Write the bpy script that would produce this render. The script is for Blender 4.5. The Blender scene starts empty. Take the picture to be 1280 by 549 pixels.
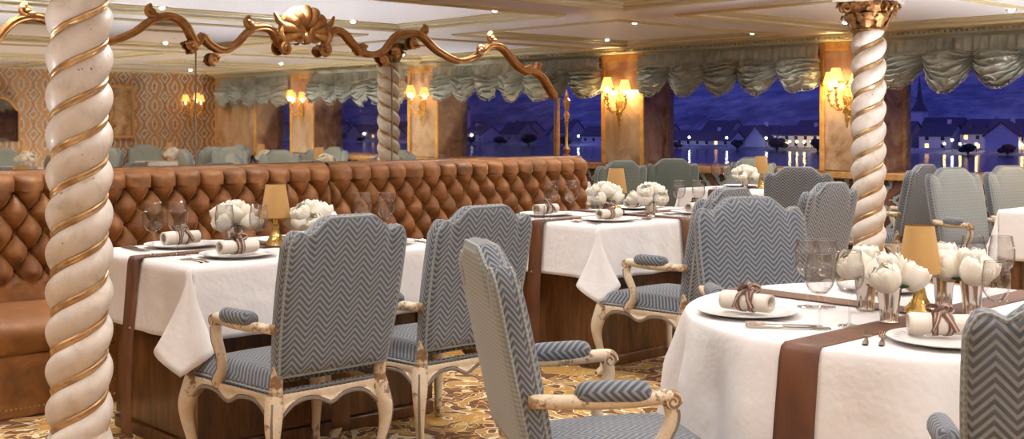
import bpy, math, random
from math import sin, cos, pi, sqrt, exp, radians, atan2, floor
from mathutils import Vector, Matrix, noise
R = random.Random(7)
C = bpy.context.scene.collection
SC = bpy.context.scene

# ------------------------------------------------------------------ materials
def new_mat(name):
    m = bpy.data.materials.new(name); m.use_nodes = True
    nt = m.node_tree; b = nt.nodes['Principled BSDF']
    return m, nt, b
def setb(b, **k):
    for n, v in k.items():
        n = n.replace('_', ' ')
        if n in b.inputs: b.inputs[n].default_value = v
def col(c): return (c[0], c[1], c[2], 1)
def simple(name, c, rough=.5, metal=0., **k):
    m, nt, b = new_mat(name); b.inputs['Base Color'].default_value = col(c)
    b.inputs['Roughness'].default_value = rough; b.inputs['Metallic'].default_value = metal
    setb(b, **k); return m
class G:
    """small node graph helper"""
    def __init__(s, nt): s.nt = nt
    def n(s, t, **k):
        x = s.nt.nodes.new(t)
        for a, v in k.items(): setattr(x, a, v)
        return x
    def link(s, a, b): s.nt.links.new(a, b)
    def m(s, op, a, b=None, c=None):
        x = s.n('ShaderNodeMath', operation=op)
        for i, v in enumerate((a, b, c)):
            if v is None: continue
            if isinstance(v, (int, float)): x.inputs[i].default_value = v
            else: s.link(v, x.inputs[i])
        return x.outputs[0]
    def noise(s, vec, scale, detail=4, rough=.5, dist=0):
        x = s.n('ShaderNodeTexNoise'); x.inputs['Scale'].default_value = scale; x.inputs['Detail'].default_value = detail
        x.inputs['Roughness'].default_value = rough; x.inputs['Distortion'].default_value = dist
        if vec is not None: s.link(vec, x.inputs['Vector'])
        return x.outputs['Fac']
    def obj(s): return s.n('ShaderNodeTexCoord').outputs['Object']
    def uv(s): return s.n('ShaderNodeTexCoord').outputs['UV']
    def sep(s, v):
        x = s.n('ShaderNodeSeparateXYZ'); s.link(v, x.inputs[0]); return x.outputs
    def ramp(s, f, stops, interp='LINEAR'):
        x = s.n('ShaderNodeValToRGB'); e = x.color_ramp; e.interpolation = interp
        while len(e.elements) < len(stops): e.elements.new(.5)
        for i, (p, c) in enumerate(stops): e.elements[i].position = p; e.elements[i].color = col(c)
        s.link(f, x.inputs[0]); return x.outputs[0]
    def mix(s, f, a, b):
        x = s.n('ShaderNodeMix', data_type='RGBA')
        for i, v in ((0, f), (6, a), (7, b)):
            if isinstance(v, (int, float)): x.inputs[i].default_value = v
            elif isinstance(v, tuple): x.inputs[i].default_value = col(v)
            else: s.link(v, x.inputs[i])
        return x.outputs[2]
    def bump(s, b, h, strength=.3, dist=.01):
        x = s.n('ShaderNodeBump'); x.inputs['Strength'].default_value = strength; x.inputs['Distance'].default_value = dist
        s.link(h, x.inputs['Height']); s.link(x.outputs[0], b.inputs['Normal'])

def herringbone(name, dark, light, P=.088, S=.0235, A=.045):
    m, nt, b = new_mat(name); g = G(nt)
    xyz = g.sep(g.uv()); u, v = xyz[0], xyz[1]
    tri = g.m('PINGPONG', u, P/2)
    z = g.m('ADD', v, g.m('MULTIPLY', tri, A/(P/2)))
    f = g.m('FRACT', g.m('DIVIDE', z, S))
    t = g.m('PINGPONG', f, .5)                       # 0 .. .5
    k = g.n('ShaderNodeMapRange'); k.inputs[1].default_value = .20; k.inputs[2].default_value = .34; g.link(t, k.inputs[0])
    w = g.m('FRACT', g.m('MULTIPLY', g.m('ADD', u, v), 320))
    base = g.mix(k.outputs[0], dark, light)
    nz = g.noise(g.uv(), 60, 3)
    c2 = g.mix(g.m('MULTIPLY', nz, .45), base, tuple(.5*(a+b_) for a, b_ in zip(dark, light)))
    g.link(c2, b.inputs['Base Color']); setb(b, Roughness=.75, Sheen_Weight=.25)
    g.bump(b, g.m('ADD', k.outputs[0], g.m('MULTIPLY', w, .3)), .35, .004)
    return m
def weave(name, c1, c2, sc=230):
    m, nt, b = new_mat(name); g = G(nt)
    xyz = g.sep(g.uv())
    a = g.m('SINE', g.m('MULTIPLY', g.m('ADD', xyz[0], xyz[1]), sc)); d = g.m('SINE', g.m('MULTIPLY', g.m('SUBTRACT', xyz[0], xyz[1]), sc))
    f = g.m('ADD', g.m('MULTIPLY', g.m('MULTIPLY', a, d), .5), .5)
    g.link(g.mix(f, c1, c2), b.inputs['Base Color']); setb(b, Roughness=.8, Sheen_Weight=.2)
    g.bump(b, f, .2, .002); return m

M = {}
M['herring'] = herringbone('herringbone_fabric', (.034, .041, .054), (.235, .265, .305))
M['weave'] = weave('plain_weave_fabric', (.16, .185, .19), (.34, .365, .36))
M['darkgreen'] = weave('dark_green_weave', (.075, .10, .09), (.15, .18, .16))
M['green'] = weave('green_grey_weave', (.19, .22, .20), (.33, .365, .325))

def m_cream():
    m, nt, b = new_mat('distressed_cream_paint'); g = G(nt); o = g.obj()
    n1 = g.noise(o, 9, 6, .7); n2 = g.noise(o, 55, 3, .6)
    geo = g.n('ShaderNodeNewGeometry')
    pt = g.m('ADD', g.m('MULTIPLY', g.m('SUBTRACT', geo.outputs['Pointiness'], .5), 3.), g.m('MULTIPLY', n1, .8))
    worn = g.ramp(g.m('ADD', pt, g.m('MULTIPLY', n2, .25)), [(.69, (0, 0, 0)), (.76, (1, 1, 1))])
    base = g.ramp(n1, [(.3, (.62, .50, .34)), (.6, (.80, .70, .53))])
    g.link(g.mix(worn, base, (.24, .14, .07)), b.inputs['Base Color']); setb(b, Roughness=.5)
    g.bump(b, n2, .15, .004); return m
M['cream'] = m_cream()
M['bead'] = simple('grey_brown_bead', (.19, .16, .14), .6)
def m_linen():
    m, nt, b = new_mat('white_linen'); g = G(nt); o = g.obj()
    n = g.noise(o, 3.5, 4, .55, .3); n2 = g.noise(o, 14, 3)
    b.inputs['Base Color'].default_value = (.86, .84, .83, 1); setb(b, Roughness=.7, Sheen_Weight=.15)
    g.bump(b, g.m('ADD', n, g.m('MULTIPLY', n2, .25)), .5, .03); return m
M['linen'] = m_linen()
M['napkin'] = simple('cream_napkin', (.86, .81, .72), .8)
def m_satin():
    m, nt, b = new_mat('brown_satin'); g = G(nt)
    n = g.noise(g.obj(), 5, 3); g.link(g.ramp(n, [(.3, (.07, .022, .007)), (.7, (.13, .046, .015))]), b.inputs['Base Color'])
    setb(b, Roughness=.5, Sheen_Weight=.0); g.bump(b, n, .3, .02); return m
M['satin'] = m_satin()
M['ribbon'] = simple('brown_ribbon', (.11, .040, .022), .4, 0, Sheen_Weight=.3)
M['ribbon_light'] = simple('pale_ribbon_stripe', (.48, .34, .26), .5)
def m_walnut():
    m, nt, b = new_mat('walnut_panel'); g = G(nt)
    mp = g.n('ShaderNodeMapping'); mp.inputs['Scale'].default_value = (6, 6, .8); g.link(g.obj(), mp.inputs[0])
    n = g.noise(mp.outputs[0], 4, 7, .65, .8)
    g.link(g.ramp(n, [(.3, (.035, .013, .005)), (.5, (.095, .036, .011)), (.7, (.18, .075, .022))]), b.inputs['Base Color'])
    setb(b, Roughness=.35, Coat_Weight=.2); return m
M['walnut'] = m_walnut()
def m_velvet():
    m, nt, b = new_mat('copper_velvet'); g = G(nt); o = g.obj()
    n = g.noise(o, 7, 5, .6, .6)
    g.link(g.ramp(n, [(.25, (.11, .040, .010)), (.55, (.25, .100, .027)), (.8, (.41, .195, .062))]), b.inputs['Base Color'])
    setb(b, Roughness=.55, Sheen_Weight=.55, Sheen_Roughness=.3, Sheen_Tint=(1, .55, .28, 1))
    g.bump(b, g.noise(o, 40, 4), .15, .004); return m
M['velvet'] = m_velvet()
M['button'] = simple('velvet_button', (.10, .035, .012), .6)
M['nail'] = simple('brass_nails', (.6, .42, .18), .35, 1)
def m_gold(name, c1, c2, rough=.35, bump=.25, sc=40):
    m, nt, b = new_mat(name); g = G(nt); o = g.obj()
    n = g.noise(o, sc, 4, .6); g.link(g.ramp(n, [(.3, c1), (.65, c2)]), b.inputs['Base Color'])
    setb(b, Roughness=rough, Metallic=.75); g.bump(b, n, bump, .006); return m
M['gold'] = m_gold('aged_gold_leaf', (.34, .16, .055), (.56, .31, .12), .36, .06, 18)
M['brightgold'] = m_gold('bright_gold', (.55, .34, .08), (.95, .68, .25), .22, .1)
M['spiralgold'] = m_gold('worn_spiral_gilding', (.30, .16, .06), (.78, .55, .30), .34, .1, 14)
M['capgold'] = m_gold('bronze_gold_leaf', (.13, .05, .018), (.46, .25, .095), .42, 1.0, 45)
def m_mirror():
    m, nt, b = new_mat('antique_mirror'); g = G(nt); o = g.obj()
    n = g.noise(o, 2.2, 8, .7, .5); n2 = g.noise(o, 30, 5, .7)
    f = g.m('MULTIPLY', g.m('GREATER_THAN', n2, .665), g.m('GREATER_THAN', n, .5))
    g.link(g.mix(f, (.70, .665, .585), (.22, .20, .16)), b.inputs['Base Color'])
    g.link(g.m('ADD', g.m('MULTIPLY', f, .25), .015), b.inputs['Roughness']); setb(b, Metallic=1.); return m
M['mirror'] = m_mirror()
def m_glass(name, tint=(1, 1, 1), base=.04, edge=.75, rough=.02):
    m = bpy.data.materials.new(name); m.use_nodes = True; nt = m.node_tree; nt.nodes.clear(); g = G(nt)
    out = g.n('ShaderNodeOutputMaterial'); tr = g.n('ShaderNodeBsdfTransparent'); tr.inputs[0].default_value = col(tint)
    gl = g.n('ShaderNodeBsdfGlossy'); gl.inputs['Roughness'].default_value = rough
    lw = g.n('ShaderNodeLayerWeight'); lw.inputs[0].default_value = .5
    fac = g.m('ADD', g.m('MULTIPLY', g.m('POWER', lw.outputs['Facing'], 3), edge), base)
    mx = g.n('ShaderNodeMixShader'); g.link(fac, mx.inputs[0]); g.link(tr.outputs[0], mx.inputs[1]); g.link(gl.outputs[0], mx.inputs[2])
    g.link(mx.outputs[0], out.inputs[0]); return m
M['glass'] = m_glass('clear_glass', (.98, .98, .98), .07, 1.1)
M['pane'] = m_glass('window_pane_glass', (.95, .96, 1), .05, .4, .01)
M['silver'] = simple('polished_silver', (.86, .82, .78), .12, 1)
M['porcelain'] = simple('white_porcelain', (.92, .91, .90), .35, 0, Coat_Weight=.12)
def m_rose():
    m, nt, b = new_mat('cream_rose_petal'); g = G(nt)
    n = g.noise(g.obj(), 25, 3); g.link(g.ramp(n, [(.3, (.93, .89, .70)), (.6, (.96, .94, .87))]), b.inputs['Base Color'])
    setb(b, Roughness=.6, Subsurface_Weight=.0); return m
M['rose'] = m_rose()
M['leaf'] = simple('dark_green_leaf', (.05, .10, .03), .5)
def m_shade(name, c, emit):
    m, nt, b = new_mat(name); b.inputs['Base Color'].default_value = col(c); setb(b, Roughness=.8)
    b.inputs['Emission Color'].default_value = col(c); b.inputs['Emission Strength'].default_value = emit
    return m
M['shade'] = m_shade('amber_lamp_shade', (.43, .25, .085), .10)
M['sconce_shade'] = m_shade('glowing_sconce_shade', (1, .55, .16), 1.6)
M['bulb'] = m_shade('lit_bulb', (1, .80, .45), 9)
M['downlight'] = m_shade('downlight_lens', (1, .96, .92), 60)
def m_marble():
    m, nt, b = new_mat('honey_marble'); g = G(nt); o = g.obj()
    n = g.noise(o, 2.2, 8, .62, 1.2)
    g.link(g.ramp(n, [(.3, (.20, .11, .055)), (.45, (.42, .27, .15)), (.6, (.55, .40, .27)), (.75, (.66, .52, .38))]), b.inputs['Base Color'])
    setb(b, Roughness=.25); return m
M['marble'] = m_marble()
def m_darkmarble():
    m, nt, b = new_mat('brown_marble'); g = G(nt); o = g.obj()
    n = g.noise(o, 3, 8, .62, 1.5)
    g.link(g.ramp(n, [(.3, (.14, .07, .03)), (.5, (.30, .17, .08)), (.72, (.50, .33, .18))]), b.inputs['Base Color'])
    setb(b, Roughness=.22); return m
M['darkmarble'] = m_darkmarble()
M['ceil'] = simple('white_ceiling', (.88, .86, .86), .6)
M['beam'] = simple('cream_beam_paint', (.85, .83, .80), .4)
M['moulding'] = simple('gilded_moulding', (.56, .47, .26), .45, .1)
M['pale_moulding'] = simple('pale_green_moulding', (.60, .62, .48), .5)
M['woodgold'] = m_gold('golden_wood', (.36, .17, .05), (.62, .34, .12), .35, .1, 12)
M['trimgold'] = m_gold('ochre_trim', (.50, .26, .06), (.75, .43, .13), .45, .1, 12)
for k_ in ('woodgold', 'trimgold'): M[k_].node_tree.nodes['Principled BSDF'].inputs['Metallic'].default_value = .15
def m_carpet():
    m, nt, b = new_mat('scroll_carpet'); g = G(nt); o = g.obj()
    n = g.noise(o, 3.2, 1, .4, 3.0); n2 = g.noise(o, 7, 1, .4, 2.0)
    line = g.m('LESS_THAN', g.m('ABSOLUTE', g.m('SUBTRACT', n, .5)), .022); fill = g.m('GREATER_THAN', n, .54)
    l2 = g.m('LESS_THAN', g.m('ABSOLUTE', g.m('SUBTRACT', n2, .5)), .03)
    c = g.mix(fill, (.16, .06, .02), (.50, .27, .06)); c = g.mix(l2, c, (.62, .42, .15))
    g.link(g.mix(line, c, (.78, .68, .46)), b.inputs['Base Color'])
    setb(b, Roughness=.95); g.bump(b, g.noise(o, 300, 2), .3, .005); return m
M['carpet'] = m_carpet()
def m_damask(name, bg, fg, fg2, ax, p, q):
    m, nt, b = new_mat(name); g = G(nt); s = g.sep(g.obj()); u, v = s[ax], s[2]
    sw = g.m('MULTIPLY', g.m('SINE', g.m('MULTIPLY', v, 2*pi/q)), .25*p)
    a = g.m('PINGPONG', g.m('ADD', u, sw), p/2); c = g.m('PINGPONG', g.m('SUBTRACT', u, sw), p/2)
    og = g.m('MULTIPLY', g.m('MINIMUM', a, c), 2/p)
    n = g.noise(g.obj(), 20/p*.25, 3, .5, 1.5)
    rings = g.m('SINE', g.m('ADD', g.m('MULTIPLY', og, 16), g.m('MULTIPLY', n, 7)))
    f1 = g.m('GREATER_THAN', rings, .15); f2 = g.m('LESS_THAN', og, .13)
    c1 = g.mix(f1, bg, fg); g.link(g.mix(f2, c1, fg2), b.inputs['Base Color']); setb(b, Roughness=.6); return m
M['damask'] = m_damask('orange_damask_wallpaper', (.25, .105, .04), (.50, .47, .37), (.36, .17, .06), 1, .36, .62)
M['dado'] = m_damask('brown_teal_brocade', (.06, .025, .015), (.30, .36, .33), (.15, .06, .03), 0, .62, .7)
def m_silk():
    m, nt, b = new_mat('sage_silk'); g = G(nt); o = g.obj()
    n = g.noise(o, 4, 3, .5, .5); g.link(g.ramp(n, [(.3, (.26, .275, .245)), (.7, (.55, .57, .51))]), b.inputs['Base Color'])
    setb(b, Roughness=.30, Metallic=.15); return m
M['silk'] = m_silk()
M['fringe'] = simple('dark_bead_fringe', (.30, .27, .19), .5)
def m_colpaint():
    m, nt, b = new_mat('ivory_column_lacquer'); g = G(nt); o = g.obj()
    n = g.noise(o, 11, 6, .65, .4); n2 = g.noise(o, 30, 2)
    c = g.ramp(n, [(.28, (.54, .47, .38)), (.5, (.74, .68, .61)), (.75, (.82, .775, .72))])
    g.link(g.mix(g.m('GREATER_THAN', n2, .735), c, (.25, .16, .09)), b.inputs['Base Color'])
    setb(b, Roughness=.42, Coat_Weight=.08); g.bump(b, n, .12, .006); return m
M['column'] = m_colpaint()
M['plaster'] = simple('warm_plaster', (.42, .32, .22), .7)
# outside
def m_hill():
    m, nt, b = new_mat('wooded_hillside'); g = G(nt); o = g.obj()
    n = g.noise(o, .012, 7, .65); n2 = g.noise(o, .11, 5, .7)
    f = g.m('ADD', g.m('MULTIPLY', n, .55), g.m('MULTIPLY', n2, .45))
    g.link(g.ramp(f, [(.36, (.07, .08, .10)), (.48, (.19, .21, .24)), (.62, (.50, .52, .46))]), b.inputs['Base Color']); setb(b, Roughness=1)
    return m
M['hill'] = m_hill()
def m_water():
    m, nt, b = new_mat('river_water'); g = G(nt); b.inputs['Base Color'].default_value = (.008, .012, .04, 1)
    setb(b, Roughness=.12, Metallic=0.)
    mp = g.n('ShaderNodeMapping'); mp.inputs['Scale'].default_value = (.25, 1, 1); g.link(g.obj(), mp.inputs[0])
    g.bump(b, g.noise(mp.outputs[0], .8, 4, .6), .25, .35); return m
M['water'] = m_water()
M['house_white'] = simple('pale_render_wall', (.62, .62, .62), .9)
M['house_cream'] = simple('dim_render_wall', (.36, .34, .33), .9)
M['slate'] = simple('slate_roof', (.09, .075, .095), .8)
M['litwin'] = m_shade('lit_window', (1, .52, .16), 3.5)
M['darkwin'] = simple('dark_window', (.03, .035, .05), .2)
M['streetlight'] = m_shade('street_light_globe', (.85, .92, 1), 45)
M['streetwarm'] = m_shade('warm_street_light_globe', (1, .72, .25), 45)
M['metal'] = simple('dark_metal', (.04, .04, .05), .5, .5)
M['bush'] = simple('dark_foliage', (.03, .04, .04), 1)

# ------------------------------------------------------------------ mesh helpers
class MB:
    def __init__(s): s.v = []; s.f = []; s.uv = []; s.has = False
    def add(s, vs, fs, uvs=None):
        b = len(s.v); s.v += [tuple(p) for p in vs]; s.f += [tuple(i+b for i in q) for q in fs]
        s.uv += list(uvs) if uvs else [None]*len(vs)
        if uvs: s.has = True
    def box(s, x0, x1, y0, y1, z0, z1):
        vs = [(x, y, z) for z in (z0, z1) for y in (y0, y1) for x in (x0, x1)]
        s.add(vs, [(0, 2, 3, 1), (4, 5, 7, 6), (0, 1, 5, 4), (2, 6, 7, 3), (0, 4, 6, 2), (1, 3, 7, 5)])
    def grid(s, nu, nv, fn, uvf=None, wu=False):
        vs = []; us = []
        for j in range(nv+1):
            for i in range(nu if wu else nu+1):
                vs.append(fn(i/nu, j/nv))
                if uvf: us.append(uvf(i/nu, j/nv))
        n = nu if wu else nu+1; fs = []
        for j in range(nv):
            for i in range(nu):
                i2 = (i+1) % n; fs.append((j*n+i, j*n+i2, (j+1)*n+i2, (j+1)*n+i))
        s.add(vs, fs, us if uvf else None)
    def lathe(s, prof, seg=32, c=(0, 0, 0), flute=None, cap=True):
        vs = []; n = len(prof)
        for r, z in prof:
            for i in range(seg):
                a = 2*pi*i/seg; rr = r*(1+(flute(a, z) if flute else 0))
                vs.append((c[0]+rr*cos(a), c[1]+rr*sin(a), c[2]+z))
        fs = [(j*seg+i, j*seg+(i+1) % seg, (j+1)*seg+(i+1) % seg, (j+1)*seg+i) for j in range(n-1) for i in range(seg)]
        if cap:
            if prof[0][0] > 1e-4: fs.append(tuple(reversed(range(seg))))
            if prof[-1][0] > 1e-4: fs.append(tuple(range((n-1)*seg, n*seg)))
        s.add(vs, fs)
    def tube(s, pts, rad, seg=10, up=None, flat=1.0, cap=True, closed=False, uvs=False):
        pts = [Vector(p) for p in pts]; n = len(pts); vs = []; us = []; prev = None; L = 0
        for i, p in enumerate(pts):
            if closed: t = pts[(i+1) % n]-pts[i-1]
            else: t = (pts[min(i+1, n-1)]-pts[max(i-1, 0)])
            t.normalize()
            if i: L += (p-pts[i-1]).length
            if prev is None:
                ref = Vector(up) if up else (Vector((0, 0, 1)) if abs(t.z) < .9 else Vector((1, 0, 0)))
            else: ref = prev
            a = ref-t*ref.dot(t)
            if a.length < 1e-6: a = t.orthogonal()
            a.normalize(); bb = t.cross(a); prev = a if not up else Vector(up)
            r = rad[i] if isinstance(rad, (list, tuple)) else rad
            for k in range(seg):
                an = 2*pi*k/seg; q = p+a*(r*cos(an))+bb*(r*flat*sin(an)); vs.append(q); us.append((an*r, L))
        m = n if closed else n-1
        fs = [(j*seg+i, j*seg+(i+1) % seg, ((j+1) % n)*seg+(i+1) % seg, ((j+1) % n)*seg+i) for j in range(m) for i in range(seg)]
        if cap and not closed: fs += [tuple(reversed(range(seg))), tuple(range((n-1)*seg, n*seg))]
        s.add(vs, fs, us if uvs else None)
    def sphere(s, c, r, nu=12, nv=8, sc=(1, 1, 1)):
        s.lathe([(r*sin(pi*j/nv)+1e-5, -r*cos(pi*j/nv)) for j in range(nv+1)], nu, (0, 0, 0), None, False)
        b = len(s.v)-nu*(nv+1)
        for i in range(b, len(s.v)):
            x, y, z = s.v[i]; s.v[i] = (c[0]+x*sc[0], c[1]+y*sc[1], c[2]+z*sc[2])
    def build(s, name, mat, parent=None, smooth=True, mods=None, bevel=0, angle=40):
        me = bpy.data.meshes.new(name); me.from_pydata(s.v, [], s.f)
        me.materials.append(M[mat] if isinstance(mat, str) else mat)
        if s.has:
            ul = me.uv_layers.new(name='UVMap')
            for l in me.loops:
                q = s.uv[l.vertex_index]; ul.data[l.index].uv = q if q else (0, 0)
        me.update()
        if smooth:
            for p in me.polygons: p.use_smooth = True
            me.set_sharp_from_angle(angle=radians(angle))
        o = bpy.data.objects.new(name, me); C.objects.link(o)
        if parent: o.parent = parent
        if bevel:
            md = o.modifiers.new('bevel', 'BEVEL'); md.width = bevel; md.segments = 2; md.limit_method = 'ANGLE'
        return o
def spline(pts, n=8):
    """Catmull-Rom through tuples of any length"""
    out = []; m = len(pts)
    for i in range(m-1):
        p0 = pts[max(i-1, 0)]; p1 = pts[i]; p2 = pts[i+1]; p3 = pts[min(i+2, m-1)]
        for k in range(n):
            t = k/n
            out.append(tuple(.5*(2*b+(c-a)*t+(2*a-5*b+4*c-d)*t*t+(3*b-a-3*c+d)*t**3) for a, b, c, d in zip(p0, p1, p2, p3)))
    out.append(tuple(pts[-1])); return out
def sstep(x): x = max(0., min(1., x)); return x*x*(3-2*x)

def tag(o, label=None, cat=None, group=None, kind=None):
    if label: o['label'] = label
    if cat: o['category'] = cat
    if group: o['group'] = group
    if kind: o['kind'] = kind
    return o
def empty(name, loc=(0, 0, 0), rz=0):
    o = bpy.data.objects.new(name, None); C.objects.link(o); o.location = loc; o.rotation_euler = (0, 0, rz); o.empty_display_size = .1
    return o
def copy_tree(o, parent=None):
    c = o.copy(); C.objects.link(c); c.parent = parent
    for ch in list(o.children): copy_tree(ch, c)
    return c
used = set()
def place(proto, loc, rz, label, cat, group=None):
    if proto.name in used: o = copy_tree(proto)
    else: used.add(proto.name); o = proto
    o.location = loc; o.rotation_euler = (0, 0, rz)
    for k in ('label', 'category', 'group'):
        if k in o: del o[k]
    return tag(o, label, cat, group)
def struct(name, mb, mat, parent=None, **k):
    o = mb.build(name, mat, parent, **k)
    if parent is None: o['kind'] = 'structure'
    return o

# ------------------------------------------------------------------ camera
CAM = bpy.data.cameras.new('camera'); cam = bpy.data.objects.new('camera', CAM); C.objects.link(cam)
A = radians(42.55)
fwd = Vector((-cos(A), sin(A), 0)); cam.location = (0, 0, 1.4)
cam.rotation_euler = fwd.to_track_quat('-Z', 'Y').to_euler()
CAM.sensor_width = 36; CAM.lens = 36*1450/1280; CAM.shift_y = -(274.5-155)/1280; CAM.clip_end = 3000; CAM.clip_start = .05
SC.camera = cam

# ------------------------------------------------------------------ room shell
CZ = 2.25; X0, X1, Y0, YW, YG = -12.6, 5.2, -3.6, 9.8, 10.17
b = MB(); b.box(X0, X1, Y0, YG+.1, -.08, 0); struct('floor', b, 'carpet', smooth=False)
b = MB(); b.box(X0-.12, X0, Y0, YG+.1, 0, 2.5); struct('wall_left', b, 'plaster', smooth=False)
b = MB(); b.box(X1, X1+.12, Y0, YG+.1, 0, 2.5); struct('wall_right', b, 'damask', smooth=False)
b = MB(); b.box(X0-.12, X1+.12, Y0-.12, Y0, 0, 2.5); struct('wall_near', b, 'plaster', smooth=False)
# window wall: dado below the sills, header above
b = MB(); b.box(X0, X1, YW, YG+.1, 0, .88); struct('wall_far', b, 'dado', smooth=False)
b = MB(); b.box(X0, X1, YW+.02, YG+.1, 2.12, 2.4); struct('wall_header', b, 'plaster', smooth=False)
b = MB(); b.box(X0, X1, YW-.05, YG, .88, .945); struct('trim_1', b, 'woodgold', smooth=False, bevel=.008)
b = MB(); b.box(X0, X1, YW-.015, YW-.001, 0, .14); struct('baseboard_far', b, 'walnut', smooth=False)
pill = [(-11.97, -11.35), (-9.09, -8.47), (-6.22, -5.57), (-3.78, -3.13), (-.88, -.24), (2.12, 2.78), (3.85, 5.2)]
for i, (a, c) in enumerate(pill):
    b = MB(); b.box(a, c, YW-.04, YG+.1, .945, CZ-.05)
    p = struct('pillar', b, 'darkmarble', smooth=False)
    q = MB(); q.box(a+.004, c-.004, YW-.046, YW-.0405, .96, CZ-.06); q.build('marble_facing', 'marble', p, smooth=False)
    t = MB(); w = .045
    t.box(a-.01, a+w, YW-.065, YW-.046, .945, CZ-.05); t.box(c-w, c+.01, YW-.065, YW-.046, .945, CZ-.05)
    t.box(a+w, c-w, YW-.063, YW-.046, CZ-.15, CZ-.05); t.build('frame_moulding', 'trimgold', p, smooth=False, bevel=.006)
wins = [(-12.6, -11.97), (-11.35, -9.09), (-8.47, -6.22), (-5.57, -3.78), (-3.13, -.88), (-.24, 2.12), (2.78, 3.85)]
for i, (a, c) in enumerate(wins):
    f = MB(); w = .03
    f.box(a, a+w, YG-.05, YG, .945, 2.12); f.box(c-w, c, YG-.05, YG, .945, 2.12); f.box(a+w, c-w, YG-.05, YG, .945, .965); f.box(a+w, c-w, YG-.05, YG, 2.08, 2.12)
    fr = struct('window_%d' % (i+1), f, 'darkmarble', smooth=False)
    g_ = MB(); g_.add([(a+w, YG-.02, .965), (c-w, YG-.02, .965), (c-w, YG-.02, 2.08), (a+w, YG-.02, 2.08)], [(0, 1, 2, 3)]); g_.build('glass_pane', 'pane', fr, smooth=False)

# ceiling: slab plus beams (grid of coffers)
XB = [(X0, -11.9), (-9.0, -8.42), (-6.38, -5.72), (-3.72, -3.1), (-.95, -.3), (2.1, 2.75), (4.9, X1)]
YB = [(Y0, -3.3), (-1.0, -.35), (1.28, 1.95), (6.36, 7.02), (9.42, YG+.1)]
b = MB(); b.box(X0, X1, Y0, YG+.1, CZ+.035, CZ+.15); ceil_o = struct('ceiling', b, 'ceil', smooth=False)
b = MB()
for a, c in XB: b.box(a, c, Y0, YG+.1, CZ, CZ+.035)
prev = None
for a, c in YB:
    for k in range(len(XB)-1): b.box(XB[k][1], XB[k+1][0], a, c, CZ, CZ+.035)
bo = b.build('ceiling_beam_grid', 'beam', ceil_o, smooth=False)
def rect_loop(mb, x0, x1, y0, y1, prof):
    """sweep a profile [(inset, z)] round a rectangle with mitred corners"""
    n = len(prof)
    vs = []
    for sx, sy in ((0, 0), (1, 0), (1, 1), (0, 1)):
        for d, z in prof: vs.append((x0+d if not sx else x1-d, y0+d if not sy else y1-d, z))
    fs = [(k*n+i, ((k+1) % 4)*n+i, ((k+1) % 4)*n+i+1, k*n+i+1) for k in range(4) for i in range(n-1)]
    mb.add(vs, fs)
ti = 2
for i in range(len(XB)-1):
    for j in range(len(YB)-1):
        x0, x1, y0, y1 = XB[i][1], XB[i+1][0], YB[j][1], YB[j+1][0]
        b = MB()
        rect_loop(b, x0-.036, x1+.036, y0-.036, y1+.036, [(0, CZ), (.003, CZ-.014), (.018, CZ-.02), (.034, CZ-.010), (.040, CZ+.0)])
        rect_loop(b, x0, x1, y0, y1, [(0, CZ+.02), (.03, CZ+.012), (.05, CZ+.022), (.055, CZ+.035)])
        ti += 1; o = struct('trim_%d' % ti, b, 'moulding', smooth=False)
        b = MB(); rect_loop(b, x0+.15, x1-.15, y0+.15, y1-.15, [(0, CZ+.0355), (.0, CZ+.027), (.012, CZ+.021), (.024, CZ+.027), (.024, CZ+.0355)])
        b.build('inner_bead', 'moulding', o, smooth=False)
# cornice on the window wall
b = MB(); pr = [(0, 2.16), (-.02, 2.16), (-.03, 2.185), (-.06, 2.19), (-.075, 2.215), (-.11, 2.225), (-.12, CZ)]
b.add([(x, YW+.02+d-.05, z) for x in (X0, X1) for d, z in pr], [(i, i+1, len(pr)+i+1, len(pr)+i) for i in range(len(pr)-1)])
ti += 1; cor = struct('trim_%d' % ti, b, 'pale_moulding', smooth=False)
b = MB(); x = X0
while x < X1: b.box(x, x+.03, YW-.15, YW-.11, 2.205, 2.225); x += .05
b.build('dentil_row', 'pale_moulding', cor, smooth=False)
b = MB(); b.box(X0, X1, YW-.20, YW-.15, CZ-.022, CZ-.0005); b.build('gilded_fillet', 'moulding', cor, smooth=False)
b = MB(); b.box(X1-.02, X1-.001, Y0, YW-.07, 0, .14); struct('baseboard_right', b, 'walnut', smooth=False)

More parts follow.
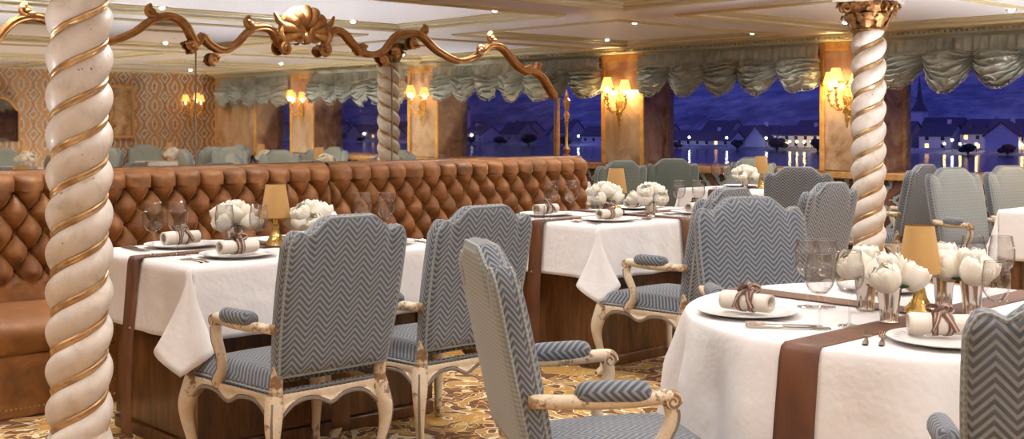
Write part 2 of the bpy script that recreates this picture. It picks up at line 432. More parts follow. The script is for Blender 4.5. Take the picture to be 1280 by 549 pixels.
# ------------------------------------------------------------------ twisted columns
def make_column():
    root = empty('twisted_column')
    z0, z1 = .34, 2.0; turns = 12.4; N = 2
    def rad(th, z):
        ph = (N*th/(2*pi) - (z-z0)/(z1-z0)*turns)   # right-handed rope
        f = (ph*1.0) % 1.0
        return f
    s = MB(); seg = 96; nz = 420
    def fn(u, v):
        th = 2*pi*u; z = z0+(z1-z0)*v; f = rad(th, z)
        r = .079+.031*(max(0, sin(pi*min(1, f/.88)))*(1+.25*cos(pi*f/.88)))**.6 if f < .88 else .082-.004*sin(pi*(f-.88)/.12)
        return (r*cos(th), r*sin(th), z)
    s.grid(seg, nz, fn, wu=True); s.build('shaft', 'column', root, angle=75)
    # gilded fillet winding in the groove
    g_ = MB(); 
    for st in range(N):
        for off, rr, d in ((.885, .0075, .0885), (.94, .010, .083), (.985, .006, .086)):
            pts = []; n = int(turns*30)
            for i in range(n+1):
                z = z0+(z1-z0)*i/n; th = 2*pi*((z-z0)/(z1-z0)*turns+off+st)/N; pts.append((d*cos(th), d*sin(th), z))
            g_.tube(pts, rr, 8)
    g_.build('gilded_spiral', 'spiralgold', root)
    b_ = MB(); b_.lathe([(.0, 0), (.16, 0), (.16, .16), (.14, .17), (.15, .20), (.145, .23), (.12, .25), (.125, .28), (.11, .31), (.10, .345)], 40)
    b_.build('base', 'column', root)
    c_ = MB(); c_.lathe([(.098, 1.985), (.112, 1.99), (.115, 2.0), (.104, 2.012), (.10, 2.03), (.112, 2.08), (.14, 2.13), (.165, 2.165), (.165, 2.17)], 48)
    for tier, (n, zb, zt, rb, rt) in enumerate(((8, 2.01, 2.10, .105, .165), (8, 2.05, 2.17, .115, .20))):
        for k in range(n):
            a = 2*pi*(k+.5*tier)/n
            def leaf(u, v):
                w = .045*(sin(pi*min(1, v*.8+.12)))*(1+.25*sin(v*22)); off = (u-.5)*2*w
                r = rb+(rt-rb)*v**1.6+.012*(1-abs(2*u-1))+(.018*sin(pi*v)); z = zb+(zt-zb)*sin(min(v, .85)*pi/2/.85)-(.03*max(0, v-.82)/.18)
                return (r*cos(a)-off*sin(a), r*sin(a)+off*cos(a), z)
            c_.grid(8, 12, leaf)
    for k in range(4):
        a = pi/4+k*pi/2
        for sd in (-1, 1):
            pts = []
            for i in range(24):
                t = i/23; an = t*pi*3; rr = .035*(1-t*.8)
                cx = .185; pts.append(((cx+rr*cos(an))*cos(a)-sd*.02*sin(a), (cx+rr*cos(an))*sin(a)+sd*.02*cos(a), 2.135+rr*sin(an)))
            c_.tube(pts, .011, 6)
    c_.build('acanthus_capital', 'capgold', root)
    d_ = MB(); d_.box(-.20, .20, -.20, .20, 2.17, 2.205); d_.box(-.22, .22, -.22, .22, 2.205, CZ-.0005); d_.build('abacus', 'column', root, smooth=False, bevel=.008)
    return root
colp = make_column()
place(colp, (-3.94, 1.6, 0), 1.2, 'thick ivory twisted column with gilded spiral in the left foreground before the banquette', 'column')
place(colp, (-3.92, 6.69, 0), .4, 'ivory twisted column with bronze leaf capital standing beyond the round table', 'column')

# ------------------------------------------------------------------ banquette
BX, SX, BT, PX = -6.25, -5.6, 1.13, -6.46
def banquette(y0, y1, label):
    root = empty('tufted_banquette', (0, 0, 0)); p = .152; hz = .105
    nb = round((y1-y0)/p); p = (y1-y0)/nb; ztop = 1.035; rows = 5
    def back(u, v):
        y = y0+(y1-y0)*u; z = .45+(BT-.45)*v
        yy = (y-y0)/p; zz = (ztop-z)/hz
        a = yy+zz/2; c = yy-zz/2
        if z <= ztop:
            zb = ztop-(rows-1)*hz
            bul = (abs(sin(pi*a))*abs(sin(pi*c)))**.42
            if z < zb: k = sstep((zb-z)/.09); bul = bul*(1-k)+.55*k
        else:
            k = min(1, (z-ztop)/(BT-ztop)); bul = abs(sin(pi*yy))**.45*(1-.0*k)
            roll = sqrt(max(0, 1-((z-ztop)/(BT-ztop))**6)); bul = bul*.75*roll+.25*roll-.35*(1-roll)
        cr = 0.
        if z > ztop-rows*hz:
            ky = round((ztop-z)/hz); off = .5 if ky % 2 else 0.
            if 0 <= ky < rows:
                by = y0+(round(yy-off)+off)*p; bz = ztop-ky*hz; dy, dz = y-by, z-bz; r_ = sqrt(dy*dy+dz*dz)
                cr = -.010*exp(-r_/.030)*abs(sin(4.5*atan2(dz, dy)+by*7))-.012*exp(-(r_/.016)**2)
        edge = min(1, min(y-y0, y1-y)/.035)
        x = BX-.080+.092*bul*max(0, edge)**.4+cr+.02*noise.noise(Vector((y*9, z*9, 3)))*.4 - .05*(z-.45)
        x += .0035*noise.noise(Vector((y*38, z*22, 1)))
        return (x, y, z)
    b = MB(); b.grid(nb*18, 120, back)
    b.grid(nb*6, 10, lambda u, v: (back(u, 1)[0]+(PX+.02-back(u, 1)[0])*v, y0+(y1-y0)*u, BT+.018*sin(pi*v)))
    for yy, in ((y0,), (y1,)):
        b.grid(10, 40, lambda u, v: (PX+.02+(back(0 if yy == y0 else 1, v)[0]-PX-.02)*u, yy, .45+(BT-.45)*v+.0))
    b.build('tufted_back', 'velvet', root, angle=70)
    for r in range(rows):
        z = ztop-r*hz
        for k in range(nb+1):
            y = y0+(k+(.5 if r % 2 else 0))*p
            if y > y1-.02 or y < y0+.02: continue
            if BTN[0] is None:
                q = MB(); q.sphere((0, 0, 0), .010, 10, 6, (.6, 1, 1)); BTN[0] = q.build('button', 'button', root); o = BTN[0]
            else:
                o = bpy.data.objects.new('button', BTN[0].data); C.objects.link(o); o.parent = root
            o.location = (BX-.083-.05*(z-.45), y, z)
            COUNT[0] += 1
    s = MB()
    def seat(u, v):
        y = y0+(y1-y0)*u; t = v
        prof = spl_seat[min(int(t*(len(spl_seat)-1)+.5), len(spl_seat)-1)]
        return (prof[0]+.006*noise.noise(Vector((y*4, t*6, 0))), y, prof[1]+.008*noise.noise(Vector((y*3, t*5, 7))))
    s.grid(int((y1-y0)*30), len(spl_seat)-1, seat); s.add([seat(0, v/20) for v in range(21)], [tuple(range(21))]); s.add([seat(1, v/20) for v in range(21)], [tuple(reversed(range(21)))])
    s.build('seat_cushion', 'velvet', root)
    k = MB(); k.box(SX-.7, SX-.05, y0+.01, y1-.01, 0, .30); k.build('plinth', 'velvet', root, smooth=False, bevel=.01)
    nl = MB(); y = y0+.02
    while y < y1: nl.sphere((SX-.05, y, .045), .006, 6, 4); y += .022
    nl.build('nail_head_trim', 'nail', root)
    return tag(root, label, 'banquette')
BTN = [None]; COUNT = [0]
spl_seat = spline([(BX-.03, .46), (BX+.1, .475), (SX-.2, .475), (SX-.04, .455), (SX, .40), (SX-.02, .33), (SX-.06, .30), (SX-.12, .295)], 4)
banquette(1.0, 4.21, 'copper velvet buttoned banquette on the left, running behind the left column')
banquette(4.23, 6.60, 'copper velvet buttoned banquette nearer the windows, ending beside the gilded finial post')

# ------------------------------------------------------------------ mirror on its partition
MX = -6.44
MX = -6.485
arch = [(1.764, 1.131), (1.79, 1.606), (1.86, 1.692), (1.92, 1.759), (2.007, 1.80), (2.117, 1.808), (2.177, 1.849), (2.211, 1.894), (2.261, 1.948), (2.324, 1.978), (2.389, 1.986), (2.476, 1.965), (2.587, 1.914), (2.692, 1.865), (2.795, 1.87), (2.89, 1.902), (2.962, 1.939), (3.036, 1.994), (3.111, 2.031), (3.176, 2.045), (3.238, 2.025), (3.289, 1.98), (3.32, 1.924), (3.352, 1.887), (3.384, 1.937), (3.421, 1.9), (3.49, 1.86), (3.556, 1.858), (3.622, 1.9), (3.694, 1.973), (3.768, 2.007), (3.848, 2.007), (3.906, 1.959), (3.945, 1.895), (4.096, 1.93), (4.25, 1.895), (4.285, 1.978), (4.349, 2.025), (4.426, 2.002), (4.49, 1.941), (4.575, 1.886), (4.674, 1.873), (4.755, 1.91), (4.789, 1.95), (4.844, 2.007), (4.927, 2.034), (5.033, 2.039), (5.111, 2.004), (5.198, 1.94), (5.309, 1.888), (5.422, 1.857), (5.536, 1.879), (5.637, 1.93), (5.716, 1.981), (5.812, 1.985), (5.893, 1.941), (5.975, 1.866), (6.075, 1.808), (6.185, 1.8), (6.271, 1.759), (6.332, 1.692), (6.402, 1.606), (6.428, 1.131)]
def scroll(mb, cx, y, z, r, sgn, a0, turns=1.35, th=.016):
    pts = []; rad = []
    for i in range(26):
        t = i/25; a = a0+sgn*t*turns*2*pi; rr = r*(1-.85*t)
        pts.append((cx, y+rr*cos(a), z+rr*sin(a))); rad.append(th*(1-.45*t))
    mb.tube(pts, rad, 7)
def make_mirror():
    root = empty('rococo_mirror', (0, 0, 0))
    P = spline([q for q in arch if q[1] > 1.2], 3)
    P = [(1.764, 1.131)]+P+[(6.428, 1.131)]
    P2 = [P[0]]
    for q in P[1:]:
        if q[0] > P2[-1][0]+1e-4: P2.append(q)
    g_ = MB(); n = len(P2)
    g_.add([(MX, y, 1.131) for y, z in P2]+[(MX, y, z) for y, z in P2], [(i, i+1, n+i+1, n+i) for i in range(n-1)])
    g_.build('mirror_glass', 'mirror', root, smooth=False)
    bk = MB(); vs = [(x, y, z) for x in (MX-.005, MX-.05) for zz in (0, 1) for y, z in [(q[0], q[1] if zz else 1.131) for q in P2]]
    bk.add(vs, [(i, i+1, n+i+1, n+i) for i in range(n-1)]+[(2*n+i+1, 2*n+i, 3*n+i, 3*n+i+1) for i in range(n-1)]+[(n+i, n+i+1, 3*n+i+1, 3*n+i) for i in range(n-1)]+[(0, n, 3*n, 2*n), (n-1, 3*n-1, 4*n-1, 2*n-1)])
    bk.build('backing_board', 'walnut', root, smooth=False)
    for y in (3.347, 4.823):
        sm = MB(); zt = min(P2, key=lambda q: abs(q[0]-y))[1]; sm.box(MX, MX+.003, y-.004, y+.004, 1.131, zt); sm.build('glass_joint', 'bead', root, smooth=False)
    f = MB(); fx = MX+.018
    lo = [q for q in P if q[0] < 4.0 and q[1] > 1.58]; hi = [q for q in P if q[0] > 4.19 and q[1] > 1.58]
    for seg_ in (lo, hi):
        for dx, dz, r in ((-.002, 0, .018), (.012, .010, .009), (.012, -.011, .008), (-.018, .012, .012)):
            pts = []
            for i, q in enumerate(seg_):
                a = seg_[max(i-1, 0)]; c = seg_[min(i+1, len(seg_)-1)]; L = sqrt((c[0]-a[0])**2+(c[1]-a[1])**2) or 1
                ny, nz = -(c[1]-a[1])/L, (c[0]-a[0])/L
                pts.append((fx+dx, q[0]+ny*dz, q[1]+nz*dz))
            f.tube(pts, r, 8, up=(1, 0, 0))
    f.build('carved_frame', 'gold', root)
    for yv in (1.772, 6.432):
        f = MB(); f.box(MX+.001, MX+.022, yv-.014, yv+.014, 1.131, 1.60); f.build('side_fillet', 'gold', root, smooth=False, bevel=.004)
    # scrolls and leaf tufts along the frame
    for y, z, sg in ((3.05, 2.06, 1), (3.30, 1.87, 1), (3.46, 1.80, -1), (3.70, 2.03, 1), (2.33, 2.02, 1), (2.70, 1.84, -1), (4.56, 1.91, -1), (4.73, 1.84, 1), (4.83, 1.90, 1), (5.08, 2.06, -1), (5.0, 1.96, 1), (5.62, 1.95, -1), (5.72, 2.04, 1), (6.20, 1.84, -1), (1.99, 1.84, 1), (6.10, 1.82, 1)):
        q = MB(); scroll(q, fx+.01, y, z, .036, sg, pi/2 if z > 1.95 else -pi/2)
        for k in range(3): q.sphere((fx+.015, y+sg*(.03-.025*k), z-.015+.015*k), .017, 8, 6, (.8, 1.2, .8))
        q.build('leaf_scroll', 'gold', root)
    # crest shell
    c = MB(); cy, cz = 4.096, 2.03
    def shell(u, v):
        a = -.55+u*(pi+1.1); rr = .135*v*(1+.07*sin(u*pi))+.005
        rib = (abs(sin(u*pi*9))**.6)
        z = cz-.035+rr*sin(a)*1.1; y = cy-rr*cos(a)*1.22
        return (fx+.01+.055*sin(pi*min(1, v*.92))+.018*rib*v, y, z+.010*rib*v*sin(a))
    c.grid(108, 14, shell); c.grid(108, 2, lambda u, v: (shell(u, 1)[0]*(1-v)+(fx-.02)*v, shell(u, 1)[1], shell(u, 1)[2]))
    c.build('crest_shell', 'gold', root)
    c = MB()
    for sg in (-1, 1):
        scroll(c, fx+.045, cy+sg*.065, 1.975, .05, sg, pi/2, 1.6, .02)
        scroll(c, fx+.03, cy+sg*.145, 1.885, .042, -sg, pi/2, 1.4, .02)
        c.tube([(fx+.02, cy+sg*.17, 2.03), (fx+.03, cy+sg*.185, 1.97), (fx+.03, cy+sg*.15, 1.92)], [.016, .024, .018], 8)
        c.tube([(fx+.02, cy+sg*.15, 2.02), (fx+.02, cy+sg*.20, 2.06), (fx+.02, cy+sg*.225, 2.11)], [.02, .02, .008], 8)
        for k in range(5): c.sphere((fx+.03, cy+sg*(.04+.035*k), 1.95+.012*(k % 2)), .02, 8, 6, (.8, 1.3, .8))
    c.sphere((fx+.05, cy, 1.955), .035, 10, 8, (.8, 1, 1.2)); c.build('crest_scrollwork', 'gold', root)
    return root
mir = make_mirror(); tag(mir, 'long antique mirror with carved gilded rococo frame and shell crest above the banquette', 'mirror')
b = MB(); b.box(-6.60, -6.475, 1.0, 6.62, 0, 1.13); struct('wall_partition', b, 'walnut', smooth=False)
b = MB(); b.lathe([(.03, 1.131), (.03, 1.15), (.012, 1.16), (.028, 1.19), (.03, 1.2), (.012, 1.225), (.013, 1.40), (.022, 1.42), (.012, 1.43), (.03, 1.47), (.012, 1.50), (.02, 1.53), (.03, 1.57), (.033, 1.585), (.014, 1.61), (.018, 1.625), (.006, 1.66), (.001, 1.68)], 20, (-6.53, 6.585, 0))
o = b.build('finial_post', 'gold'); tag(o, 'slender turned gilded finial post at the window end of the big mirror', 'post')

# second mirror with banquette on the right hand wall (seen reflected)
r2 = copy_tree(mir); r2.rotation_euler = (0, 0, pi); r2.location = (X1-.05+MX, 8.2, 0)
tag(r2, 'gilt framed mirror on the damask wall, seen only as a reflection at the left edge', 'mirror')
b2 = [o for o in C.objects if o.name.startswith('tufted_banquette') and o.parent is None][0]
r3 = copy_tree(b2); r3.rotation_euler = (0, 0, pi); r3.location = (X1-.02+PX, 6.7, 0)
tag(r3, 'copper velvet banquette against the damask wall under the second mirror, seen only in reflection', 'banquette')
def picture(y):
    root = empty('wall_panel', (X1-.0, y, 1.6))
    b = MB(); w, h, t = .26, .44, .05
    for a in ((-w, w, h-t, h), (-w, w, -h, -h+t)): b.box(-.05, -.001, *a)
    for a in ((-w, -w+t), (w-t, w)): b.box(-.05, -.001, a[0], a[1], -h+t, h-t)
    b.build('gilded_frame', 'gold', root, smooth=False, bevel=.01)
    b = MB(); b.box(-.02, -.001, -w+t, w-t, -h+t, h-t); b.build('dark_panel', 'darkmarble', root, smooth=False)
    b = MB()
    for sg in (-1, 1):
        b.tube([(-.03, sg*(.13+.03*sin(k*.9)), -.3+k*.05) for k in range(13)], .012, 6)
        scroll(b, -.03, sg*.1, .25, .05, sg, 0); scroll(b, -.03, sg*.1, -.25, .05, -sg, 0)
    b.build('scroll_ornament', 'gold', root)
    return tag(root, 'dark wall panel with gilded scroll frame beside the orange damask, seen in the mirror', 'wall panel')
picture(8.02)

# ------------------------------------------------------------------ sconces
def make_sconce():
    root = empty('wall_sconce')      # local -y into the room
    b = MB()
    b.lathe([(.004, -.30), (.012, -.27), (.008, -.25), (.02, -.22), (.016, -.19), (.032, -.14), (.028, -.06), (.04, -.02), (.02, .05), (.012, .10), (.02, .12), (.002, .15)], 14, (0, -.035, 0), lambda a, z: .12*sin(5*a))
    for k in range(7): b.sphere(((-1)**k*.022, -.045, -.20+.05*k), .017, 8, 6, (1.3, .7, .8))
    b.build('back_stem', 'brightgold', root)
    for k, (dx, dy, zc) in enumerate(((-.14, -.07, .07), (0, -.20, .10), (.14, -.07, .07))):
        a = MB(); pts = spline([(0, -.04, -.08), (dx*.4, -.04+dy*.5, -.13), (dx*.95, -.03+dy*.9, -.08), (dx*1.15, -.03+dy, .0), (dx, -.03+dy, zc-.02)], 6)
        a.tube(pts, .008, 7)
        for i in range(3, len(pts), 4): a.sphere(pts[i], .016, 7, 5, (1.2, 1, .7)); a.sphere((pts[i][0]+.015, pts[i][1], pts[i][2]+.012), .010, 6, 4)
        a.lathe([(.006, zc-.03), (.028, zc-.02), (.03, zc-.012), (.012, zc-.005), (.012, zc+.0)], 12, (dx, -.03+dy, 0))
        ar = a.build('arm', 'brightgold', root)
        c = MB(); c.lathe([(.010, zc), (.010, zc+.07)], 10, (dx, -.03+dy, 0)); c.build('candle_tube', 'bulb', ar)
        s_ = MB(); s_.lathe([(.072, zc+.05), (.07, zc+.052), (.040, zc+.16), (.041, zc+.161)], 20, (dx, -.03+dy, 0), None, False); s_.build('lamp_shade', 'sconce_shade', ar)
    return root
SCON = make_sconce()
sl = {1: 'gilded three-light wall sconce on the honey marble pillar at the end of the mirror', 2: 'gilded wall sconce glowing on the marble pillar just left of the leaf capital column',
      0: 'gilded wall sconce on the pillar hidden behind the mirror', 3: 'gilded wall sconce on the window pillar behind the right-hand tables, outside direct view', 4: 'gilded wall sconce seen in the mirror, the one nearest the finial post', 5: 'gilded wall sconce seen in the mirror between two reflected windows, near the damask wall'}
def add_light(name, kind, loc, power, colr=(1, .8, .55), size=.05, rot=None, **k):
    L = bpy.data.lights.new(name, kind); L.energy = power; L.color = colr
    if kind in ('POINT', 'SPOT'): L.shadow_soft_size = size
    for a, v in k.items(): setattr(L, a, v)
    o = bpy.data.objects.new(name, L); C.objects.link(o); o.location = loc
    if rot: o.rotation_euler = rot
    return o
for i in range(1, 6):
    x = (pill[i][0]+pill[i][1])/2-.02
    place(SCON, (x, YW-.05, 1.66), 0, sl[i], 'sconce', 'gilded sconces on the window pillars')
    for dx, dy in ((-.14, -.1), (0, -.23), (.14, -.1)):
        add_light('sconce_light', 'POINT', (x+dx, YW-.05+dy, 1.79), 13, (1, .66, .26), .03)
place(SCON, (X1-.002, 9.28, 1.66), -pi/2, 'gilded wall sconce on the orange damask wall, seen in the mirror beside the valance', 'sconce')
add_light('sconce_light', 'POINT', (X1-.2, 9.28, 1.85), 16, (1, .62, .22), .04)

# ------------------------------------------------------------------ downlights
DL = empty('ceiling_downlight')
b = MB(); b.lathe([(.026, -.001), (.028, -.006), (.042, -.006), (.045, -.001)], 24, (0, 0, 0), None, False); b.build('trim_ring', 'silver', DL)
b = MB(); b.lathe([(.0001, -.020), (.010, -.018), (.019, -.012), (.024, -.003)], 24, (0, 0, 0), None, False); b.build('lens', 'downlight', DL)
DX = [-8.25, -6.42, -5.45, -4.0, -2.75, -1.2, 0.0, 1.7, 3.1, 4.5]; DY = [-2.6, -.1, 2.3, 3.98, 5.72, 7.28, 8.92]
def inbeam(v, L): return any(a-.05 < v < c+.05 for a, c in L)
names_x = ['behind the mirror', 'above the mirror line', 'above the banquette', 'above the dining aisle', 'in the middle of the room', 'near the camera', 'right of the camera', 'right side', 'far right side', 'by the damask wall']
for ix, x in enumerate(DX):
    for iy, y in enumerate(DY):
        z = CZ if (inbeam(x, XB) or inbeam(y, YB)) else CZ+.035
        place(DL, (x, y, z-.0003), 0, 'small round recessed downlight in the coffered ceiling', 'downlight', 'recessed ceiling downlights')
        add_light('downlight_spot', 'SPOT', (x, y, z-.04), 52 if x > -7.4 else 28, (1, .955, .93), .06, (0, 0, 0), spot_size=radians(160), spot_blend=1.)

# ------------------------------------------------------------------ valances
def valance(i, x0, x1, label):
    root = empty('swagged_valance', ((x0+x1)/2, YW-.07, 0)); W = x1-x0; n = max(3, round(W/.42))
    rr = random.Random(i); ph = [rr.random()*6 for _ in range(n+2)]; sg = [rr.uniform(.85, 1.15) for _ in range(n+2)]
    zt = 2.155
    def fn(u, v):
        s = u*n; k = min(int(s), n-1); fr = s-k; c = (4*fr*(1-fr))**.8; e = min(u, 1-u)*n
        tail = .09*exp(-(e/.22)**2); w = max(0., (v-.22)/.78); up = 1-sstep((v-.16)/.14)
        nz = noise.noise(Vector((s*2.2, v*3, i*3.1))); nz2 = noise.noise(Vector((s*6, v*8, i)))
        z = zt-.12*min(1., v/.22)-w*(.13+.215*c*sg[k]+tail)
        g1 = .030*(abs(sin(s*13+1.5*sin(s*5)))**.6+.4*sin(s*37+2))*up*min(1, v*6+.3)
        ph_ = w*5.6+ph[k]*.16+1.1*nz+.35*nz2+(.5-fr)*(sg[k]-1)*8
        rid = abs(sin(pi*ph_))**.75
        g2 = (.012+.072*rid*(.35+.65*c))*(1-up)+.10*c*(sin(pi*min(1, w*1.02))**.7 if w < .98 else .06)*(1-up)
        pinch = -.045*exp(-((.5-abs(fr-.5))/.06)**2)*(1-up)
        cr = (.034*nz2+.016*noise.noise(Vector((s*15, v*20, i))))*(1-up)
        return ((x0-(x0+x1)/2)+W*u+.035*nz*(1-up)+.5*cr, -(g1+g2+pinch+cr+.045), z+.018*rid*(1-up)*c)
    b = MB(); b.grid(n*40, 110, fn); b.build('swag', 'silk', root, angle=180)
    f = MB(); m = n*13*4
    f.tube([(lambda p: (p[0], p[1], p[2]-.010-.014*(1-abs(k % 4-2)/2)))(fn(k/m, 1)) for k in range(m+1)], [.004+.008*(k % 4 == 0) for k in range(m+1)], 6)
    f.build('bead_fringe', 'fringe', root)
    tag(root, label, 'valance', None)
vl = ['grey-green silk swag valance behind the mirror, leftmost window', 'grey-green silk swag valance over the window seen around the finial post', 'grey-green silk swag valance over the window between the two sconces', 'grey-green silk swag valance right of the leaf capital column',
      'grey-green silk swag valance reflected in the mirror nearest the finial post', 'grey-green silk swag valance reflected in the mirror left of the reflected column', 'grey-green silk swag valance reflected beside the orange damask wall']
for i, (a, c) in enumerate(wins):
    if i == 0: continue
    valance(i, a-.02, c+.02 if i < 6 else X1-.25, vl[i])

# ------------------------------------------------------------------ chairs   (local: faces +x)
def make_chair(back_mat, out_mat=None):
    out_mat = out_mat or back_mat
    root = empty('carved_armchair')
    ZB, RK = .470, .21
    def ztop(u):
        a = abs(u); z = .998+.056*sstep((.70-a)/.36)+.010*exp(-((a-.86)/.08)**2)-.008*exp(-((a-.70)/.05)**2)
        if a > .88: z -= .045*((a-.88)/.12)**2.2
        return z
    def hw(v): return .240+.020*v+.008*sin(pi*v)
    def mid(z): return -.265-(z-ZB)*RK
    def pos(u, v):
        z = ZB+(ztop(u)-ZB)*v; return u*hw(v), z
    T = .042
    def sheet(sg, bul):
        def fn(a, c):
            u = 2*a-1; y, z = pos(u, c); e = min(1-abs(u), c*1.3, (1-c)*1.3)
            r = sqrt(max(0, 1-(1-min(1, e/.10))**2))
            # tufted pucker where the crown meets the shoulders
            pk = .012*exp(-(((abs(u)-.70)/.05)**2+((c-.93)/.09)**2))
            x = mid(z)+sg*(T-.014+.014*r+bul*(1-u**4)*(1-(2*c-1)**4)-pk)
            return (x, y, z)
        return fn
    def uvf(a, c): y, z = pos(2*a-1, c); return (y+.5, z)
    f, k = sheet(1, .022), sheet(-1, .004)
    b = MB(); b.grid(44, 40, f, uvf); o = b.build('backrest', back_mat, root, angle=180)
    b = MB(); b.grid(44, 40, k, uvf); b.build('outer_back', out_mat, o, angle=180)
    per = [(0, c/30) for c in range(31)]+[(a/44, 1) for a in range(1, 45)]+[(1, 1-c/30) for c in range(1, 31)]+[(1-a/22, 0) for a in range(1, 22)]
    L = [0]
    for i in range(1, len(per)+1):
        p, q = Vector(f(*per[i-1])), Vector(f(*per[i % len(per)])); L.append(L[-1]+(p-q).length)
    def side(u, v):
        i = min(int(u*len(per)+.5), len(per)); a, c = per[i % len(per)]
        p, q = Vector(f(a, c)), Vector(k(a, c)); w = p.lerp(q, v); cc = Vector((w.x, 0, .76)); d = (w-cc); d.x = 0; d.normalize()
        w += d*.010*sin(pi*v)
        return tuple(w)
    b = MB(); b.grid(len(per), 8, side, lambda u, v: (v*.088+.022, L[min(int(u*len(per)+.5), len(per))])); b.build('boxing', 'herring', o, angle=180)
    b = MB(); 
    for fn in (f, k):
        b.tube([fn(*q) for q in per], .0055, 6, closed=True, uvs=True)
    b.build('piping', 'weave', o)
    # seat cushion
    def plan(u, v):
        x = -.255+.53*v; w = .235+.045*v; yy = (2*u-1)
        return x, yy*w
    def seat(u, v):
        x, y = plan(u, v); e = min(1-abs(2*u-1), (1-v)*2.0, v*2.0+.02); r = sqrt(max(0, 1-(1-min(1, e/.22))**2))
        return (x+.018*(1-abs(2*u-1)**3)*v**6, y, .418+.055*r+.020*(1-(2*u-1)**2)*(1-(2*v-1)**2))
    b = MB(); b.grid(28, 28, seat, lambda u, v: (plan(u, v)[1]+.5, plan(u, v)[0]+1)); 
    b.build('seat', 'herring', root, angle=180)
    b = MB(); pl = [(0, c/10) for c in range(11)]+[(a/10, 1) for a in range(1, 11)]+[(1, 1-c/10) for c in range(1, 11)]+[(1-a/10, 0) for a in range(1, 10)]
    pp = [Vector(seat(*q)) for q in pl]; m = len(pp)
    b.grid(m, 3, lambda u, v: (pp[int(u*m+.5) % m].x*(1+.01*v), pp[int(u*m+.5) % m].y*(1+.01*v), .418+(.395-.418)*v), lambda u, v: (u*2, v*.03)); b.build('seat_border', 'herring', root)
    b = MB(); b.tube([(p.x*1.012, p.y*1.012, .407) for p in pp], .005, 6, closed=True); b.build('seat_piping', 'weave', root)
    # rails
    cor_ = [(.285, .285), (.285, -.285), (-.25, -.235), (-.25, .235)]
    rl = MB(); bd = MB()
    for i in range(4):
        p, q = Vector(cor_[i]), Vector(cor_[(i+1) % 4]); d = (q-p); Ln = d.length; d.normalize(); nrm = Vector((-d.y, d.x)); 
        if nrm.dot((p+q)/2) < 0: nrm = -nrm
        def zb(t):
            s_ = min(t, 1-t)*Ln
            return .362-.060*exp(-(s_/.055)**1.6)-.022*exp(-((t-.5)*Ln/.045)**2)+.010*sin(pi*min(1, s_/.24))*1.2
        def bow(t): return .018*sin(pi*t) if i == 0 else .006*sin(pi*t)
        def ring(u, v, i=i, p=p, q=q, nrm=nrm):
            w = p.lerp(q, u)+nrm*bow(u); z0 = zb(u); ang = v
            lay = [(.012, .400), (.016, .385), (.010, .372), (.012, (.372+z0)/2+.004), (.017, z0+.010), (.012, z0), (-.018, z0), (-.018, .400)]
            j = min(int(v*8+.5), 7); o_, z = lay[j]; return (w.x+nrm.x*o_, w.y+nrm.y*o_, z)
        rl.grid(36, 7, lambda u, v: ring(u, v*7/8))
        bd.tube([(lambda w: (w.x, w.y, zb(t/36)-.001))(p.lerp(q, t/36)+nrm*(bow(t/36)+.014)) for t in range(37)], .0075, 6)
        c2 = p.lerp(q, .5)+nrm*(.018+bow(.5))
        if i < 3 and i != 2:
            for s_ in (-1, 0, 1): rl.sphere((c2.x+d.x*s_*.022, c2.y+d.y*s_*.022, .352-.006*abs(s_)), .013, 8, 6, (1, 1, .8))
    r_ = rl.build('seat_frame', 'cream', root, angle=50); bd.build('carved_bead', 'bead', r_)
    # legs
    for i, (x, y) in enumerate(cor_):
        d = Vector((x, y)); d = Vector((.75 if x > 0 else -.75, .66 if y > 0 else -.66))
        prof = [(.0, .40, .034), (.012, .35, .038), (.030, .29, .035), (.030, .23, .027), (.014, .16, .021), (-.004, .09, .018), (.0, .045, .018), (.020, .018, .021), (.030, .006, .016)]
        if x < 0: prof = [(a*.9, z, r*.9) for a, z, r in prof]
        pts = spline(prof, 5)
        g_ = MB(); g_.tube([(x+d.x*a-.01*(1 if x > 0 else 0), y+d.y*a, max(z, .012)) for a, z, r in pts], [r for a, z, r in pts], 12, up=None)
        mn = min(v_[2] for v_ in g_.v); g_.v = [(v_[0], v_[1], v_[2]-mn) if v_[2] < .1 else v_ for v_ in g_.v]
        lg = g_.build('leg', 'cream', root, angle=60)
        e_ = MB(); e_.tube([(x+d.x*(a+r*.9)-.01*(1 if x > 0 else 0), y+d.y*(a+r*.9), max(z, .02)) for a, z, r in pts[3:-4]], .006, 5); e_.build('leg_edge_line', 'bead', lg)
    # rear posts between rail and upholstery
    for sg in (-1, 1):
        g_ = MB(); g_.tube([(-.25, sg*.232, .36), (-.258, sg*.234, .42), (-.270, sg*.232, .50), (-.285, sg*.225, .56)], [.030, .026, .022, .018], 10); g_.build('rear_post', 'cream', root)
    # arms
    for sg in (-1, 1):
        g_ = MB()
        arm = spline([(-.31, sg*.258, .650, .020), (-.22, sg*.272, .648, .020), (-.10, sg*.287, .645, .021), (.0, sg*.292, .648, .021), (.06, sg*.291, .652, .021), (.095, sg*.289, .650, .020), (.108, sg*.289, .630, .016)], 5)
        g_.tube([q[:3] for q in arm], [q[3] for q in arm], 10)
        for s2 in (-1, 1):
            pts = []; rd = []
            for t in range(26):
                k_ = t/25; a_ = pi/2-k_*2.6*pi; r0 = .021*(1-.8*k_); pts.append((.088+r0*cos(a_), sg*.289+s2*.019, .640+r0*sin(a_))); rd.append(.0055*(1-.4*k_))
            g_.tube(pts, rd, 6)
        g_.lathe([(.001, -.020), (.020, -.020), (.020, .020), (.001, .020)], 16, (0, 0, 0)); nb_ = 16*4
        for q in range(len(g_.v)-nb_, len(g_.v)): v_ = g_.v[q]; g_.v[q] = (.088+v_[0], sg*.289+v_[2], .640+v_[1])
